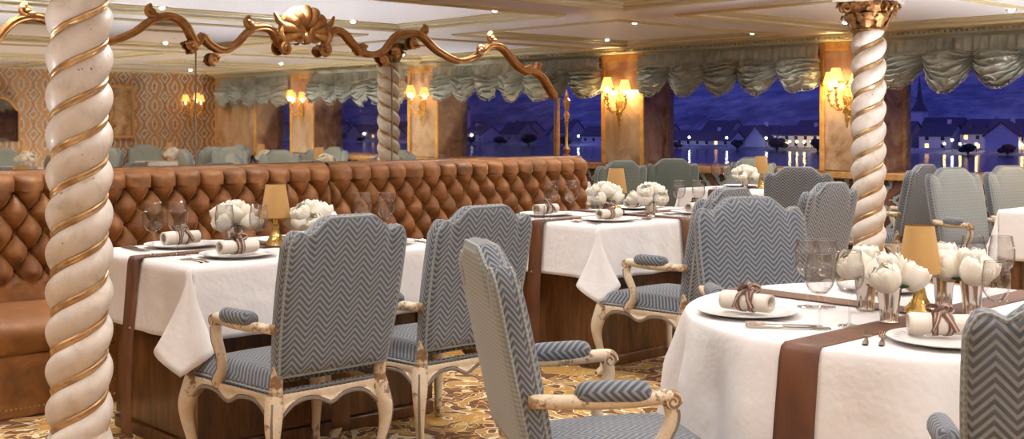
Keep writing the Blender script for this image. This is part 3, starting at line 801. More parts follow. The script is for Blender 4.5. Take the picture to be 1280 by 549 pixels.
        sup = spline([(.082, sg*.289, .636, .020), (.090, sg*.289, .600, .020), (.078, sg*.289, .560, .021), (.050, sg*.288, .510, .019), (.050, sg*.284, .460, .020), (.082, sg*.280, .415, .025), (.10, sg*.275, .385, .024)], 5)
        g_.tube([q[:3] for q in sup], [q[3] for q in sup], 10)
        a_ = g_.build('armrest', 'cream', root, angle=55)
        e_ = MB(); e_.tube([(q[0]+q[3]*.75, q[1]+sg*q[3]*.7, q[2]) for q in sup[3:-3]], .005, 5); e_.build('arm_edge_line', 'bead', a_)
        pd = MB(); n = 22
        pts = []; rd = []
        for t in range(n+1):
            k_ = t/n; x = -.185+.215*k_; pts.append((x, sg*(.272+.022*min(1, (x+.22)/.2)), .672)); rd.append(.030*(max(1e-3, 1-(2*k_-1)**6))**.5+.002)
        pd.tube(pts, rd, 14, uvs=True, flat=.98); pd.build('arm_pad', 'herring', a_)
    return root
CH = make_chair('herring'); CHG = make_chair('green', 'green'); CHW = make_chair('herring', 'weave'); CHP = make_chair('weave', 'herring'); CHD = make_chair('darkgreen', 'darkgreen')
def chair(proto, x, y, ang, label, group=None):
    return place(proto, (x, y, 0), ang, label, 'chair', group)
def face(dx, dy): return atan2(dy, dx)
chair(CH, -3.99, 2.48, pi, 'blue-grey herringbone armchair at the left banquette table, nearest the left column')
chair(CH, -4.03, 3.19, pi, 'blue-grey herringbone armchair at the left banquette table, second from the left column')
chair(CHW, -2.345, 2.545, face(.5, .866), 'armchair seen side-on in the foreground, facing right toward the round table')
chair(CH, -2.90, 4.26, face(.86, -.51), 'bright herringbone armchair behind the round table, facing it from the far side')
chair(CH, -4.12, 5.0, pi, 'herringbone armchair half hidden behind the bright one, its arm beside the second table')
chair(CH, -4.10, 5.93, pi, 'herringbone armchair in front of the right column, last at the second banquette table')
chair(CH, -1.115, 2.81, face(-.5, .866), 'dark herringbone armchair cut off by the lower right corner of the photo')
chair(CH, -5.42, 8.20, face(-.5, .86), 'dark herringbone armchair with its back to us, left of the leaf capital column')
chair(CHG, -6.93, 9.33, face(.15, -1), 'pale green-grey chair facing us, against the window sill between the sconces')
chair(CHD, -7.60, 9.05, face(-.75, .55), 'dark green-grey chair standing before the marble pillar with the left sconce')
chair(CHD, -7.58, 8.12, face(-.95, .3), 'dark green-grey chair partly behind the end of the banquette')
chair(CH, -5.22, 9.15, pi, 'grey armchair seen edge-on right of the column, facing left')
chair(CHP, -3.98, 8.52, face(.95, -.32), 'grey armchair right of the column, facing the white table at the right edge')
chair(CHP, -3.86, 9.24, face(.95, -.32), 'grey armchair cut by the right edge behind the corner of the white table')

# ------------------------------------------------------------------ tables
TZ = .765
TQ = .82
def rect_cloth(a, c, L, seed, back=None):
    back = back or L
    """cloth over a table of half sizes a (x) and c (y); pointed corners hang lower"""
    rr = random.Random(seed); rays = []; L0 = L
    cs = [(a, c), (-a, c), (-a, -c), (a, -c)]; ns = [(1, 0), (0, 1), (-1, 0), (0, -1)]
    for i in range(4):
        p0, p1 = Vector(cs[i-1]), Vector(cs[i]); n = Vector(ns[i]) if True else None
        # side i runs from corner i-1 to corner i with outward normal
        n = Vector([(1, 0), (0, 1), (-1, 0), (0, -1)][i]); ln = (p1-p0).length; m = int(ln/.022)
        f1, f2, a1 = rr.uniform(5, 9), rr.uniform(10, 17), rr.random()*6
        for k in range(m+1):
            t = k/m; p = p0.lerp(p1, t); w = .010*sin(f1*t*ln*2+a1)+.006*sin(f2*t*ln*2+a1*2)
            rays.append(('s', p, n, w, min(t, 1-t)*ln))
        n2 = Vector([(1, 0), (0, 1), (-1, 0), (0, -1)][(i+1) % 4])
        for k in range(1, 24): rays.append(('c', p1, n, n2, k/24*pi/2))
    def pt(r, rho):
        if r[0] == 's':
            _, p, n, w, d = r; L = back if n.x < -.5 else L0; z = -L*rho
            o = n*(.008+.03*rho*L/.35+w*rho*min(1, .3+d/.2)); return (p.x+o.x, p.y+o.y, TQ+z)
        _, p, n, n2, th = r; k1 = back if n.x < -.5 else L0; k2 = back if n2.x < -.5 else L0; L = k1*cos(th)**2+k2*sin(th)**2
        ex = 1/max(cos(th), sin(th)); ln = L*rho*ex
        diag = (n+n2).normalized(); lat = (n-n2).normalized()
        s2 = sin(4*th); out = (.05+.20*sin(2*th)**3)*ln+.03*abs(s2)*ln
        o = diag*out+lat*(.36*ln*s2)
        base = n*cos(th)**2*.03*rho+n2*sin(th)**2*.03*rho
        return (p.x+n.x*.008*cos(th)+n2.x*.008*sin(th)+o.x*(rho**.5)+base.x*.3, p.y+n.y*.008*cos(th)+n2.y*.008*sin(th)+o.y*(rho**.5)+base.y*.3, TQ-ln*.985)
    b = MB(); n = len(rays); NV = 14; vs = []
    for j in range(NV+1):
        for r in rays:
            q = pt(r, j/NV)
            if j == 0: q = (q[0]*.985, q[1]*.985, TQ)
            vs.append(q)
    fs = [(j*n+i, j*n+(i+1) % n, (j+1)*n+(i+1) % n, (j+1)*n+i) for j in range(NV) for i in range(n)]
    fs = [tuple(reversed(f)) for f in fs]
    fs.append(tuple(range(n))); b.add(vs, fs)
    return b
def strip(mb, pts, axis, w, th=.0025):
    """ribbon of half width w following pts; axis = width direction"""
    ax = Vector(axis); n = len(pts); vs = []
    for p in pts: vs += [Vector(p)-ax*w, Vector(p)+ax*w]
    fs = [(2*i, 2*i+1, 2*i+3, 2*i+2) for i in range(n-1)]; mb.add(vs, fs)
def solidify(o, t):
    md = o.modifiers.new('thickness', 'SOLIDIFY'); md.thickness = t; md.offset = 0; return o
def rect_table(cx, cy, a, c, lab, seed, L=.33, back=None, ins=.05, runx=True, runy=True, full=True):
    t = empty('dining_table', (cx, cy, 0))
    b = MB(); ia, ic = a-ins, c-ins
    b.box(-ia, ia, -ic, ic, .06, .755); b.build('panelled_base', 'walnut', t, smooth=False, bevel=.006)
    b = MB(); b.box(-ia-.02, ia+.02, -ic-.02, ic+.02, 0, .06); b.build('plinth', 'walnut', t, smooth=False, bevel=.008)
    b = MB(); b.box(-a+.005, a-.005, -c+.005, c-.005, .755, .812); b.build('tabletop', 'walnut', t, smooth=False, bevel=.01)
    for sx in (-1, 1):
        for sy in (-1, 1):
            x, y = sx*ia, sy*ic; b = MB(); q = [(x+sx*.012, y+sy*.012), (x-sx*.08, y+sy*.012), (x-sx*.08, y-sy*.001), (x-sx*.001, y-sy*.001), (x-sx*.001, y-sy*.08), (x+sx*.012, y-sy*.08)]
            b.add([(px, py, z) for z in (.07, .745) for px, py in q], [(0, 1, 2, 3), (0, 3, 4, 5), (9, 8, 7, 6), (11, 10, 9, 6)]+[(i, (i+1) % 6, 6+(i+1) % 6, 6+i) for i in range(6)])
            b.build('corner_stile', 'walnut', t, smooth=False)
    tag(t, 'walnut panelled base of '+lab, 'table')
    cl = rect_cloth(a, c, L, seed, back).build('tablecloth', 'linen', angle=180); cl.location = (cx, cy, 0); solidify(cl, .002)
    tag(cl, 'white linen cloth with pointed corners on '+lab, 'tablecloth')
    def run(axis, half, w, nm):
        b = MB(); pts = []; e = half+.012
        pts.append((e+.045, .06)); 
        for k in range(12): pts.append((e+.045-.03*max(0, (k/11-.45))/.55, .10+k/11*(TQ-.13)))
        pts += [(e+.010, TQ-.008), (e+.002, TQ+.003), (e-.02, TQ+.0045)]
        pts = pts+[(-x, z) for x, z in reversed(pts)]
        if axis == 'y': strip(b, [(0, x, z) for x, z in pts], (1, 0, 0), w)
        else: strip(b, [(x, 0, z+.002) for x, z in pts], (0, 1, 0), w)
        o = b.build('table_runner', 'satin', angle=50); o.location = (cx, cy, 0); solidify(o, .002)
        tag(o, nm, 'table runner')
    if runy: run('y', c, .055, 'brown satin runner laid lengthwise over '+lab)
    if runx: run('x', a, .05, 'brown satin runner laid crosswise over '+lab)
    return t
T1 = (-4.80, 2.90); T2 = (-4.97, 5.55)
rect_table(*T1, .47, .69, 'the left banquette table', 1, L=.30, ins=.085)
rect_table(*T2, .47, .76, 'the second banquette table', 2, L=.30)
rect_table(-6.30, 8.60, .40, .40, 'the window table', 3, runx=False)
rect_table(-3.10, 8.17, .45, .45, 'the table cut by the right edge', 4, runx=False)
rect_table(-8.45, 8.05, .40, .40, 'the table beyond the banquette end', 5, runx=False)

RC = (-1.93, 3.64); RR = .785
def rt_r(th, z):
    t = (TZ-z)/.65*.8
    w = .55*sin(11*th+1.3*sin(3*th))+.35*sin(17*th+.7)+.3*sin(5*th+2)
    return RR+.010*sin(min(1, t*14)*pi/2)+t*.10+w*.042*min(1, t*4)**1.2
def make_round():
    t = empty('round_table', (RC[0], RC[1], 0))
    b = MB(); b.lathe([(.0, .70), (RR-.01, .70), (RR-.005, .72), (RR-.005, .75), (RR-.02, .757), (0, .757)], 64); b.build('tabletop', 'walnut', t)
    b = MB(); b.lathe([(.30, 0), (.30, .04), (.10, .08), (.06, .2), (.07, .45), (.05, .6), (.12, .70)], 32); b.build('pedestal', 'walnut', t)
    tag(t, 'round pedestal table hidden under the white cloth in the right foreground', 'table')
    b = MB(); NS, NV = 260, 30
    zs = [TZ, TZ-.002, TZ-.008, TZ-.018]+[TZ-.018-(TZ-.018-.10)*k/NV for k in range(1, NV+1)]
    vs = []
    for j, z in enumerate(zs):
        for i in range(NS):
            th = 2*pi*i/NS; r = RR-.012 if j == 0 else (RR-.003 if j == 1 else rt_r(th, z)); vs.append((r*cos(th), r*sin(th), z))
    fs = [(j*NS+i, (j+1)*NS+i, (j+1)*NS+(i+1) % NS, j*NS+(i+1) % NS) for j in range(len(zs)-1) for i in range(NS)]+[tuple(range(NS))]
    b.add(vs, fs); o = b.build('tablecloth', 'linen', angle=180); o.location = (RC[0], RC[1], 0); solidify(o, .002)
    tag(o, 'white linen cloth falling in soft folds from the round table', 'tablecloth')
    def run(ang, w, dz, off, lab):
        b = MB(); pts = []; nw = 8
        d = Vector((cos(ang), sin(ang), 0)); n = Vector((-sin(ang), cos(ang), 0)); rows = []
        for sd in (1, -1):
            half = []
            for z in [.12+(TZ-.02-.12)*k/24 for k in range(25)]+[TZ-.009]:
                half.append(('d', z))
            half.append(('t', RR-.008)); half.append(('t', RR-.03)); half += [('t', RR*(1-k/8)) for k in range(1, 9)]
            if sd == -1: half = list(reversed(half))[1:]
            for kd, q in half:
                row = []
                for i in range(nw+1):
                    s_ = (2*i/nw-1)*w+off
                    if kd == 't': x = sd*(q if q > .7 else q); p = d*min(abs(x), sqrt(RR**2-s_**2)-.004)*sd+n*s_+Vector((0, 0, TZ+dz))
                    else:
                        base = d*sd*sqrt(RR**2-s_**2)+n*s_; th = atan2(base.y, base.x); r = rt_r(th, q)+.006; p = Vector((r*cos(th), r*sin(th), q+.002))
                    row.append(tuple(p))
                rows.append(row)
        vs = [p for r_ in rows for p in r_]; m = nw+1
        b.add(vs, [(j*m+i, j*m+i+1, (j+1)*m+i+1, (j+1)*m+i) for j in range(len(rows)-1) for i in range(nw)])
        o = b.build('table_runner', 'satin', angle=50); o.location = (RC[0], RC[1], 0); solidify(o, .0015); tag(o, lab, 'table runner')
    run(-pi/2, .062, .003, .045, 'brown satin runner on the round table, dropping down the front of its cloth')
    run(0, .062, .0055, -.0, 'brown satin runner lying crosswise on the round table')
make_round()

# ------------------------------------------------------------------ tableware prototypes
def p_plate():
    r = empty('charger_plate'); b = MB()
    b.lathe([(.0001, .004), (.09, .004), (.105, .007), (.12, .012), (.160, .018), (.166, .0195), (.166, .017), (.12, .008), (.09, 0), (.0001, 0)], 48, (0, 0, 0), None, False); b.build('plate', 'porcelain', r)
    b = MB()
    for k in range(28):
        a = 2*pi*k/28; b.add([((.135+dr)*cos(a+da), (.135+dr)*sin(a+da), .0155+dr*.15) for dr, da in ((-.012, 0), (0, .05), (.014, 0), (0, -.05))], [(0, 1, 2, 3)])
    b.build('rim_motif', 'greyline', r, smooth=False); return r
M['greyline'] = simple('pale_grey_motif', (.55, .56, .56), .3)
def p_napkin():
    r = empty('rolled_napkin'); b = MB(); L = .088
    def roll(u, v):
        a = -pi*.5-u*2.0*2*pi; rr = .032-.0088*u+.0015*sin(v*5); x = -L+2*L*v
        sag = .004*sin(v*pi)
        return (x, rr*cos(a)*1.08, .033+rr*sin(a)*.95+sag*0)
    b.grid(72, 12, roll); o = b.build('napkin_cloth', 'napkin', r, angle=180); solidify(o, .0035)
    b = MB(); b2_ = MB()
    for x0, sl_ in ((-.012, .15), (.020, -.25)):
        for mb, w, rr in ((b, .009, .0355), (b2_, .0028, .0365)):
            pts = [(x0+sl_*rr*cos(2*pi*k/32), rr*1.08*cos(2*pi*k/32), .033+rr*.97*sin(2*pi*k/32)) for k in range(33)]; strip(mb, pts, (1, 0, 0), w)
    rr_ = random.Random(3)
    for k, (ang, ln, hh) in enumerate(((.3, .042, .026), (2.7, .045, .024), (1.2, .034, .03), (4.0, .036, .022), (5.2, .03, .026))):
        dx, dy = cos(ang), sin(ang); pts = []
        for i in range(19):
            t = i/18; a = t*2*pi; q = ln*(1-cos(a))/2; pts.append((.004+dx*q-dy*.012*sin(a), dy*q+dx*.012*sin(a), .070+hh*sin(a)*.5*(1+.4*cos(a))+.006*sin(pi*t)))
        for mb, w in ((b, .0085), (b2_, .0025)): strip(mb, [(p[0], p[1], p[2]+(.0015 if mb is b2_ else 0)) for p in pts], (-dy*.5, dx*.5, .8), w)
    for ang in (-.7, -2.2):
        dx = cos(ang); pts = [(.004+dx*.05*t, -.01-.036*min(1, t*1.6), .072-.055*max(0, t-.2)/.8) for t in [i/8 for i in range(9)]]
        strip(b, pts, (.9, .1, .3), .009); strip(b2_, [(p[0], p[1]-.002, p[2]+.002) for p in pts], (.9, .1, .3), .0026)
    b.sphere((.004, 0, .072), .011, 10, 8, (1, 1, .8))
    o = solidify(b.build('ribbon_bow', 'ribbon', r, angle=70), .001); b2_.build('ribbon_stripe', 'ribbon_light', o, angle=70)
    return r
def p_glass(h, rb, name, rim=.8, stem=.45):
    r = empty(name); b = MB(); zs = h*stem
    prof = [(.0001, .003), (.034, .0025), (.036, .0015), (.034, .0045), (.012, .007), (.0045, .014), (.004, zs*.6), (.0045, zs-.012), (.008, zs)]
    outer = [(rb*.55, zs+.008), (rb*.88, zs+.028), (rb, zs+.055), (rb*.99, zs+.085), (rb*(.5+.5*rim), h-.03), (rb*rim, h)]
    pr = spline(outer, 4); prof += pr; prof += [(a-.0012, z) for a, z in reversed(pr)]+[(.0001, zs+.006)]
    b.lathe(prof, 32, (0, 0, 0), None, False); b.build('glass_body', 'glass', r)
    b = MB(); b.tube([(rb*rim*cos(2*pi*k/32), rb*rim*sin(2*pi*k/32), h) for k in range(32)], .0009, 5, closed=True); b.build('rim', 'glassrim', r)
    return r
M['glassrim'] = m_glass('bright_glass_rim', (.9, .9, .9), .55, .4)
def p_tumbler():
    r = empty('small_tumbler'); b = MB(); b.lathe([(.0001, .004), (.028, .003), (.032, .01), (.036, .09), (.035, .09), (.030, .014), (.0001, .014)], 28, (0, 0, 0), None, False); b.build('glass_body', 'glass', r); return r
def p_fork():
    r = empty('fork'); b = MB()
    def handle(u, v):
        x = -.10+.135*v; w = (.0085 if v < .25 else .0035+.005*max(0, 1-(v-.25)/.35)); z = .003+.004*sin(pi*v*.9)
        a = u*2*pi; return (x, w*cos(a), z+.0018*sin(a))
    b.grid(10, 14, handle, wu=True)
    b.grid(8, 6, lambda u, v: (.033+.030*v, (u-.5)*2*(.0035+.009*min(1, v*1.6)), .0045-.003*sin(pi*v)+.001), None)
    for k in range(4): y = -.0102+.0068*k; b.tube([(.058, y, .0035), (.080, y, .005), (.108, y*.95, .010)], [.0024, .0022, .0012], 6)
    b.build('tines_and_handle', 'silver', r); return r
def p_knife():
    r = empty('table_knife'); b = MB()
    b.tube([(-.12, 0, .006), (-.10, 0, .006), (-.05, 0, .006), (-.01, 0, .006)], [.007, .0085, .007, .0055], 10, flat=.75); b.build('handle', 'silver', r)
    b = MB()
    pts = [(-.01, -.006), (.08, -.009), (.105, -.005), (.115, .004), (.08, .007), (-.01, .006)]
    b.add([(x, y, z) for z in (.004, .006) for x, y in pts], [(0, 1, 2, 3, 4, 5), (11, 10, 9, 8, 7, 6)]+[(i, (i+1) % 6, 6+(i+1) % 6, 6+i) for i in range(6)]); b.build('blade', 'silver', r, smooth=False); return r
def rose_mesh(seed):
    rr = random.Random(seed); b = MB(); RB = .044
    layers = [(6, 1.0, .72, .007), (5, .90, 1.0, .003), (5, .77, 1.18, .001), (4, .60, 1.3, .0), (3, .40, 1.42, .0)]
    for n, rad, top, lip, in layers:
        ph = rr.random()*6
        for k in range(n):
            a0 = 2*pi*k/n+ph; wd = 2*pi/n*.80; tp = top+rr.uniform(-.10, .10); tw = rr.uniform(-.15, .15)
            def pet(u, v):
                q = 2*u-1; la = -1.25+(tp+1.25)*v*(1-.09*q**4)
                r = RB*rad*(1+.10*v*(.5-abs(q)))+lip*max(0, v-.6)/.4
                a = a0+q*wd*(.45+.55*sin(pi*min(1, .2+v*.75)))+tw*v
                r *= 1+.03*sin(q*5+k)*v
                return (r*cos(la)*cos(a), r*cos(la)*sin(a), RB*.92+r*sin(la)*1.02)
            b.grid(8, 9, pet)
    b.sphere((0, 0, RB*1.0), .020, 10, 6, (1, 1, 1.3))
    return b
def p_flowers(name, roses, cup_h=.115, scale=1.0, cupr=.040):
    r = empty(name); b = MB()
    b.lathe([(.0001, .004), (cupr*.74, .0), (cupr*.78, .006), (cupr*.70, .012), (cupr*.80, cup_h*.55), (cupr*.98, cup_h-.004), (cupr*1.03, cup_h), (cupr*.97, cup_h), (cupr*.78, cup_h*.5), (.0001, .02)], 32, (0, 0, 0), None, False); b.build('silver_cup', 'silver', r)
    b = MB()
    for k in range(5): a = k*1.25; b.add([(.02*cos(a), .02*sin(a), cup_h-.01), (.05*cos(a-.3), .05*sin(a-.3), cup_h+.012), (.075*cos(a), .075*sin(a), cup_h+.004), (.05*cos(a+.3), .05*sin(a+.3), cup_h+.012)], [(0, 1, 2, 3)])
    b.build('leaves', 'leaf', r, smooth=False)
    for i, (x, y, z, s, tx, ty) in enumerate(roses):
        k = i % 3
        if ROSE[k] is None: ROSE[k] = rose_mesh(10+k).build('rose', 'rose', r, angle=180); o = ROSE[k]; solidify(o, .0008)
        else: o = ROSE[k].copy(); C.objects.link(o); o.parent = r
        o.location = (x, y, cup_h+z); o.scale = (s*scale,)*3; o.rotation_euler = (tx, ty, i*1.7)
    return r
ROSE = [None]*3
def ring(n, rad, z, s, t, ph=0): return [(rad*cos(ph+2*pi*k/n), rad*sin(ph+2*pi*k/n), z, s, -t*sin(ph+2*pi*k/n), t*cos(ph+2*pi*k/n)) for k in range(n)]
FL_D = p_flowers('rose_arrangement', [(0, 0, .048, 1.0, 0, 0)]+ring(7, .082, .0, .95, .95)+ring(5, .048, .030, 1.0, .55, .4), .092)
FL_3 = p_flowers('rose_arrangement', ring(4, .050, -.004, 1.08, .55, .5)+[(0, 0, .026, 1.0, 0, 0)], .118)
def p_lamp():
    r = empty('table_lamp'); b = MB()
    b.lathe([(.0001, 0), (.052, 0), (.055, .006), (.050, .012), (.036, .024), (.022, .05), (.015, .085), (.018, .095), (.012, .105), (.012, .125), (.0001, .125)], 40, (0, 0, 0), lambda a, z: .10*abs(sin(8*a))*(1 if .01 < z < .09 else .2)); b.build('fluted_gold_base', 'brightgold', r)
    b = MB(); b.lathe([(.012, .12), (.012, .16), (.008, .17), (.0001, .175)], 14); b.build('candle_stem', 'brightgold', r)
    b = MB(); b.lathe([(.071, .135), (.0705, .1345), (.047, .292), (.0465, .2925)], 36, (0, 0, 0), None, False); b.lathe([(.012, .17), (.046, .288)], 3, (0, 0, 0), None, False) if False else None
    b.build('lamp_shade', 'shade', r); return r
PL, NP, FK, KN = p_plate(), p_napkin(), p_fork(), p_knife()
GW, GG, TU, LP = p_glass(.235, .045, 'wine_glass'), p_glass(.205, .043, 'water_goblet', .86, .40), p_tumbler(), p_lamp()
Z = TZ+.0012
def put(p, x, y, rz, lab, cat, grp=None, z=None): return place(p, (x, y, Z if z is None else z), rz, lab, cat, grp)
def setting(x, y, ang, who, napang=None, knives=True, forks=True, gl=True, glo=None):
    """place setting; ang points from the diner to the table middle"""
    c_, s_ = cos(ang), sin(ang)
    def w(f, l): return x+c_*f-s_*l, y+s_*f+c_*l
    put(PL, x, y, ang, 'white charger plate '+who, 'plate')
    put(NP, x, y, ang+pi/2 if napang is None else napang, 'cream napkin roll tied with ribbon '+who, 'napkin', z=Z+.0125)
    if forks:
        for k, l in enumerate((.205, .235)): put(FK, *w(-.02, l), ang, ('inner' if k == 0 else 'outer')+' silver fork '+who, 'fork')
    if knives:
        for k, l in enumerate((-.20, -.228)): put(KN, *w(-.01, l), ang, ('inner' if k == 0 else 'outer')+' silver knife '+who, 'knife')
    if gl:
        a = w(.17, -.19); b_ = w(.12, -.29) if glo is None else w(*glo)
        put(GW, *a, 0, 'wine glass above the knives of the plate '+who, 'wine glass'); put(GG, *b_, 0, 'water goblet beside the wine glass of the plate '+who, 'goblet')
# table 1
Z = TQ+.0012
put(LP, -4.82, 2.90, 0, 'small amber shaded lamp on the left banquette table', 'lamp')
put(FL_D, -4.955, 2.76, 0, 'cream rose dome in silver cup left of the lamp on the left banquette table', 'flowers')
put(FL_D, -4.715, 3.035, .7, 'cream rose dome in silver cup right of the lamp on the left banquette table', 'flowers')
setting(-4.535, 2.54, pi, 'on the left banquette table, aisle side, near end', knives=False, gl=False)
setting(-5.07, 2.54, 0, 'on the left banquette table, wall side, near end', gl=False, forks=False)
setting(-4.535, 3.30, pi, 'on the left banquette table, aisle side, far end', gl=False, napang=radians(70))
setting(-5.07, 3.32, 0, 'on the left banquette table, wall side, far end', gl=False)
put(GW, -4.79, 2.27, 0, 'wine glass at the column end of the left banquette table, left of the pair', 'wine glass')
put(GW, -4.74, 2.36, 0, 'wine glass at the column end of the left banquette table, right of the pair', 'wine glass')
put(GG, -4.80, 2.62, 0, 'water goblet behind the ribboned napkin of the left banquette table', 'goblet')
put(GG, -4.72, 2.75, 0, 'water goblet in front of the amber lamp of the left banquette table', 'goblet')
put(GW, -4.76, 3.36, 0, 'wine glass rising behind the first herringbone chair, left of the pair', 'wine glass')
put(GW, -4.69, 3.45, 0, 'wine glass rising behind the first herringbone chair, right of the pair', 'wine glass')
# table 2
put(LP, -5.08, 5.58, 0, 'small amber shaded lamp on the second banquette table', 'lamp')
put(FL_D, -4.98, 5.36, 0, 'cream rose dome in silver cup left of the lamp on the second banquette table', 'flowers')
put(FL_D, -4.72, 5.50, .9, 'cream rose dome in silver cup right of the lamp on the second banquette table', 'flowers')
setting(-4.70, 5.10, pi, 'on the second banquette table, aisle side, near end', gl=False)
setting(-5.24, 5.10, 0, 'on the second banquette table, wall side, near end', gl=False, forks=False)
setting(-4.70, 5.93, pi, 'on the second banquette table, aisle side, far end', gl=False)
setting(-5.24, 5.95, 0, 'on the second banquette table, wall side, far end', gl=False)
put(GW, -4.99, 4.90, 0, 'wine glass at the near end of the second banquette table, left of the pair', 'wine glass')
put(GW, -4.94, 5.02, 0, 'wine glass at the near end of the second banquette table, right of the pair', 'wine glass')
put(TU, -5.03, 4.84, 0, 'small tumbler at the near end of the second banquette table', 'tumbler')
put(GG, -4.92, 6.02, 0, 'water goblet at the far end of the second banquette table, left of the pair', 'goblet')
put(GG, -4.82, 6.10, 0, 'water goblet at the far end of the second banquette table, right of the pair', 'goblet')
Z = TZ+.0012
# round table
put(LP, -1.945, 3.645, 0, 'amber shaded lamp with fluted gold base in the middle of the round table', 'lamp')
put(FL_3, -1.905, 3.375, .2, 'cream roses in a silver cup in front of the lamp on the round table', 'flowers')
put(FL_3, -2.09, 3.55, 1.2, 'cream roses in a silver cup left of the lamp on the round table', 'flowers')
put(FL_3, -1.955, 3.83, 2.0, 'cream roses in a silver cup behind the lamp on the round table', 'flowers')
put(FL_3, -1.80, 3.72, 2.8, 'cream roses in a silver cup right of the lamp on the round table', 'flowers')
put(PL, -2.31, 3.18, .6, 'white charger plate at the left front of the round table', 'plate')
put(NP, -2.31, 3.18, radians(8), 'rolled cream napkin with brown bow at the left front of the round table', 'napkin', z=Z+.0125)
put(KN, -2.07, 3.045, radians(38), 'silver knife beside the left front plate of the round table, nearer the edge', 'knife')
put(KN, -2.10, 3.085, radians(38), 'silver knife beside the left front plate of the round table, nearer the glasses', 'knife')
put(GW, -1.995, 3.12, 0, 'wine glass at the front of the round table, left one of the near pair', 'wine glass')
put(GW, -1.955, 3.225, 0, 'wine glass at the front of the round table, right one of the near pair', 'wine glass')
put(GW, -2.26, 3.46, 0, 'wine glass behind the near pair on the round table, before the bright chair', 'wine glass')
put(GW, -2.215, 3.50, 0, 'wine glass behind the near pair on the round table, before the column foot', 'wine glass')
put(PL, -1.62, 3.19, .2, 'white charger plate at the right front of the round table', 'plate')
put(NP, -1.665, 3.235, radians(38), 'rolled cream napkin with brown bow at the right front of the round table', 'napkin', z=Z+.0125)
put(FK, -1.805, 3.07, radians(118), 'silver fork at the front of the round table, left of the two beside the runner', 'fork')
put(FK, -1.765, 3.09, radians(118), 'silver fork at the front of the round table, right of the two beside the runner', 'fork')
put(GG, -1.64, 3.55, 0, 'water goblet at the right of the round table before the roses', 'goblet')
put(GW, -1.94, 4.02, 0, 'wine glass at the back of the round table, left of the back pair', 'wine glass')
put(GW, -1.86, 4.07, 0, 'wine glass at the back of the round table, right of the back pair', 'wine glass')
put(PL, -2.30, 4.02, .2, 'white charger plate at the far side of the round table', 'plate')
put(NP, -2.30, 4.02, radians(50), 'rolled cream napkin at the far side of the round table', 'napkin', z=Z+.0125)
put(PL, -1.48, 3.98, .2, 'white charger plate at the right rear of the round table', 'plate')
put(NP, -1.48, 3.98, radians(-50), 'rolled cream napkin at the right rear of the round table', 'napkin', z=Z+.0125)
# window table
Z = TQ+.0012
put(LP, -6.13, 8.65, 0, 'small amber lamp on the window table in front of the sill', 'lamp')
put(FL_D, -6.20, 8.50, 0, 'cream rose dome on the window table', 'flowers')
for k, (x, y) in enumerate(((-6.44, 8.40), (-6.39, 8.49), (-6.34, 8.58))):
    put(GW, x, y, 0, ('left', 'middle', 'right')[k]+' of the three wine glasses on the window table', 'wine glass')
put(PL, -6.42, 8.75, 0, 'white plate on the window table', 'plate')
for x, y, w in ((-3.25, 7.95, 'left'), (-3.0, 8.1, 'right')):
    put(GW, x, y, 0, w+' wine glass on the table cut by the right edge', 'wine glass')
put(PL, -3.28, 8.3, 0, 'white plate on the table cut by the right edge', 'plate')
put(FL_D, -8.45, 8.05, 0, 'cream rose dome on the table beyond the banquette', 'flowers')
# right half of the room, seen in the mirror
for i, (cx, cy, w) in enumerate(((1.35, 8.45, 'left of the reflected column'), (3.85, 8.3, 'by the orange damask wall'), (2.8, 5.7, 'before the second mirror'), (-.98, 7.9, 'nearest the finial post'))):
    rect_table(cx, cy, .42, .42, 'the mirrored table '+w, 20+i, runx=False)
    put(LP, cx+.12, cy, 0, 'small amber lamp on the mirrored table '+w, 'lamp'); put(FL_D, cx-.1, cy-.05, 0, 'cream rose dome on the mirrored table '+w, 'flowers')
    for k, (dx, dy, a) in enumerate(((-.74, 0, 0), (.74, 0, pi), (0, .76, -pi/2), (0, -.76, pi/2))):
        chair(CHG, cx+dx*1.08, cy+dy*1.08, a+(.2 if k % 2 else -.15), 'green-grey chair '+('left', 'right', 'window side', 'near side')[k]+' of mirrored table '+w, 'chairs round the mirrored tables')

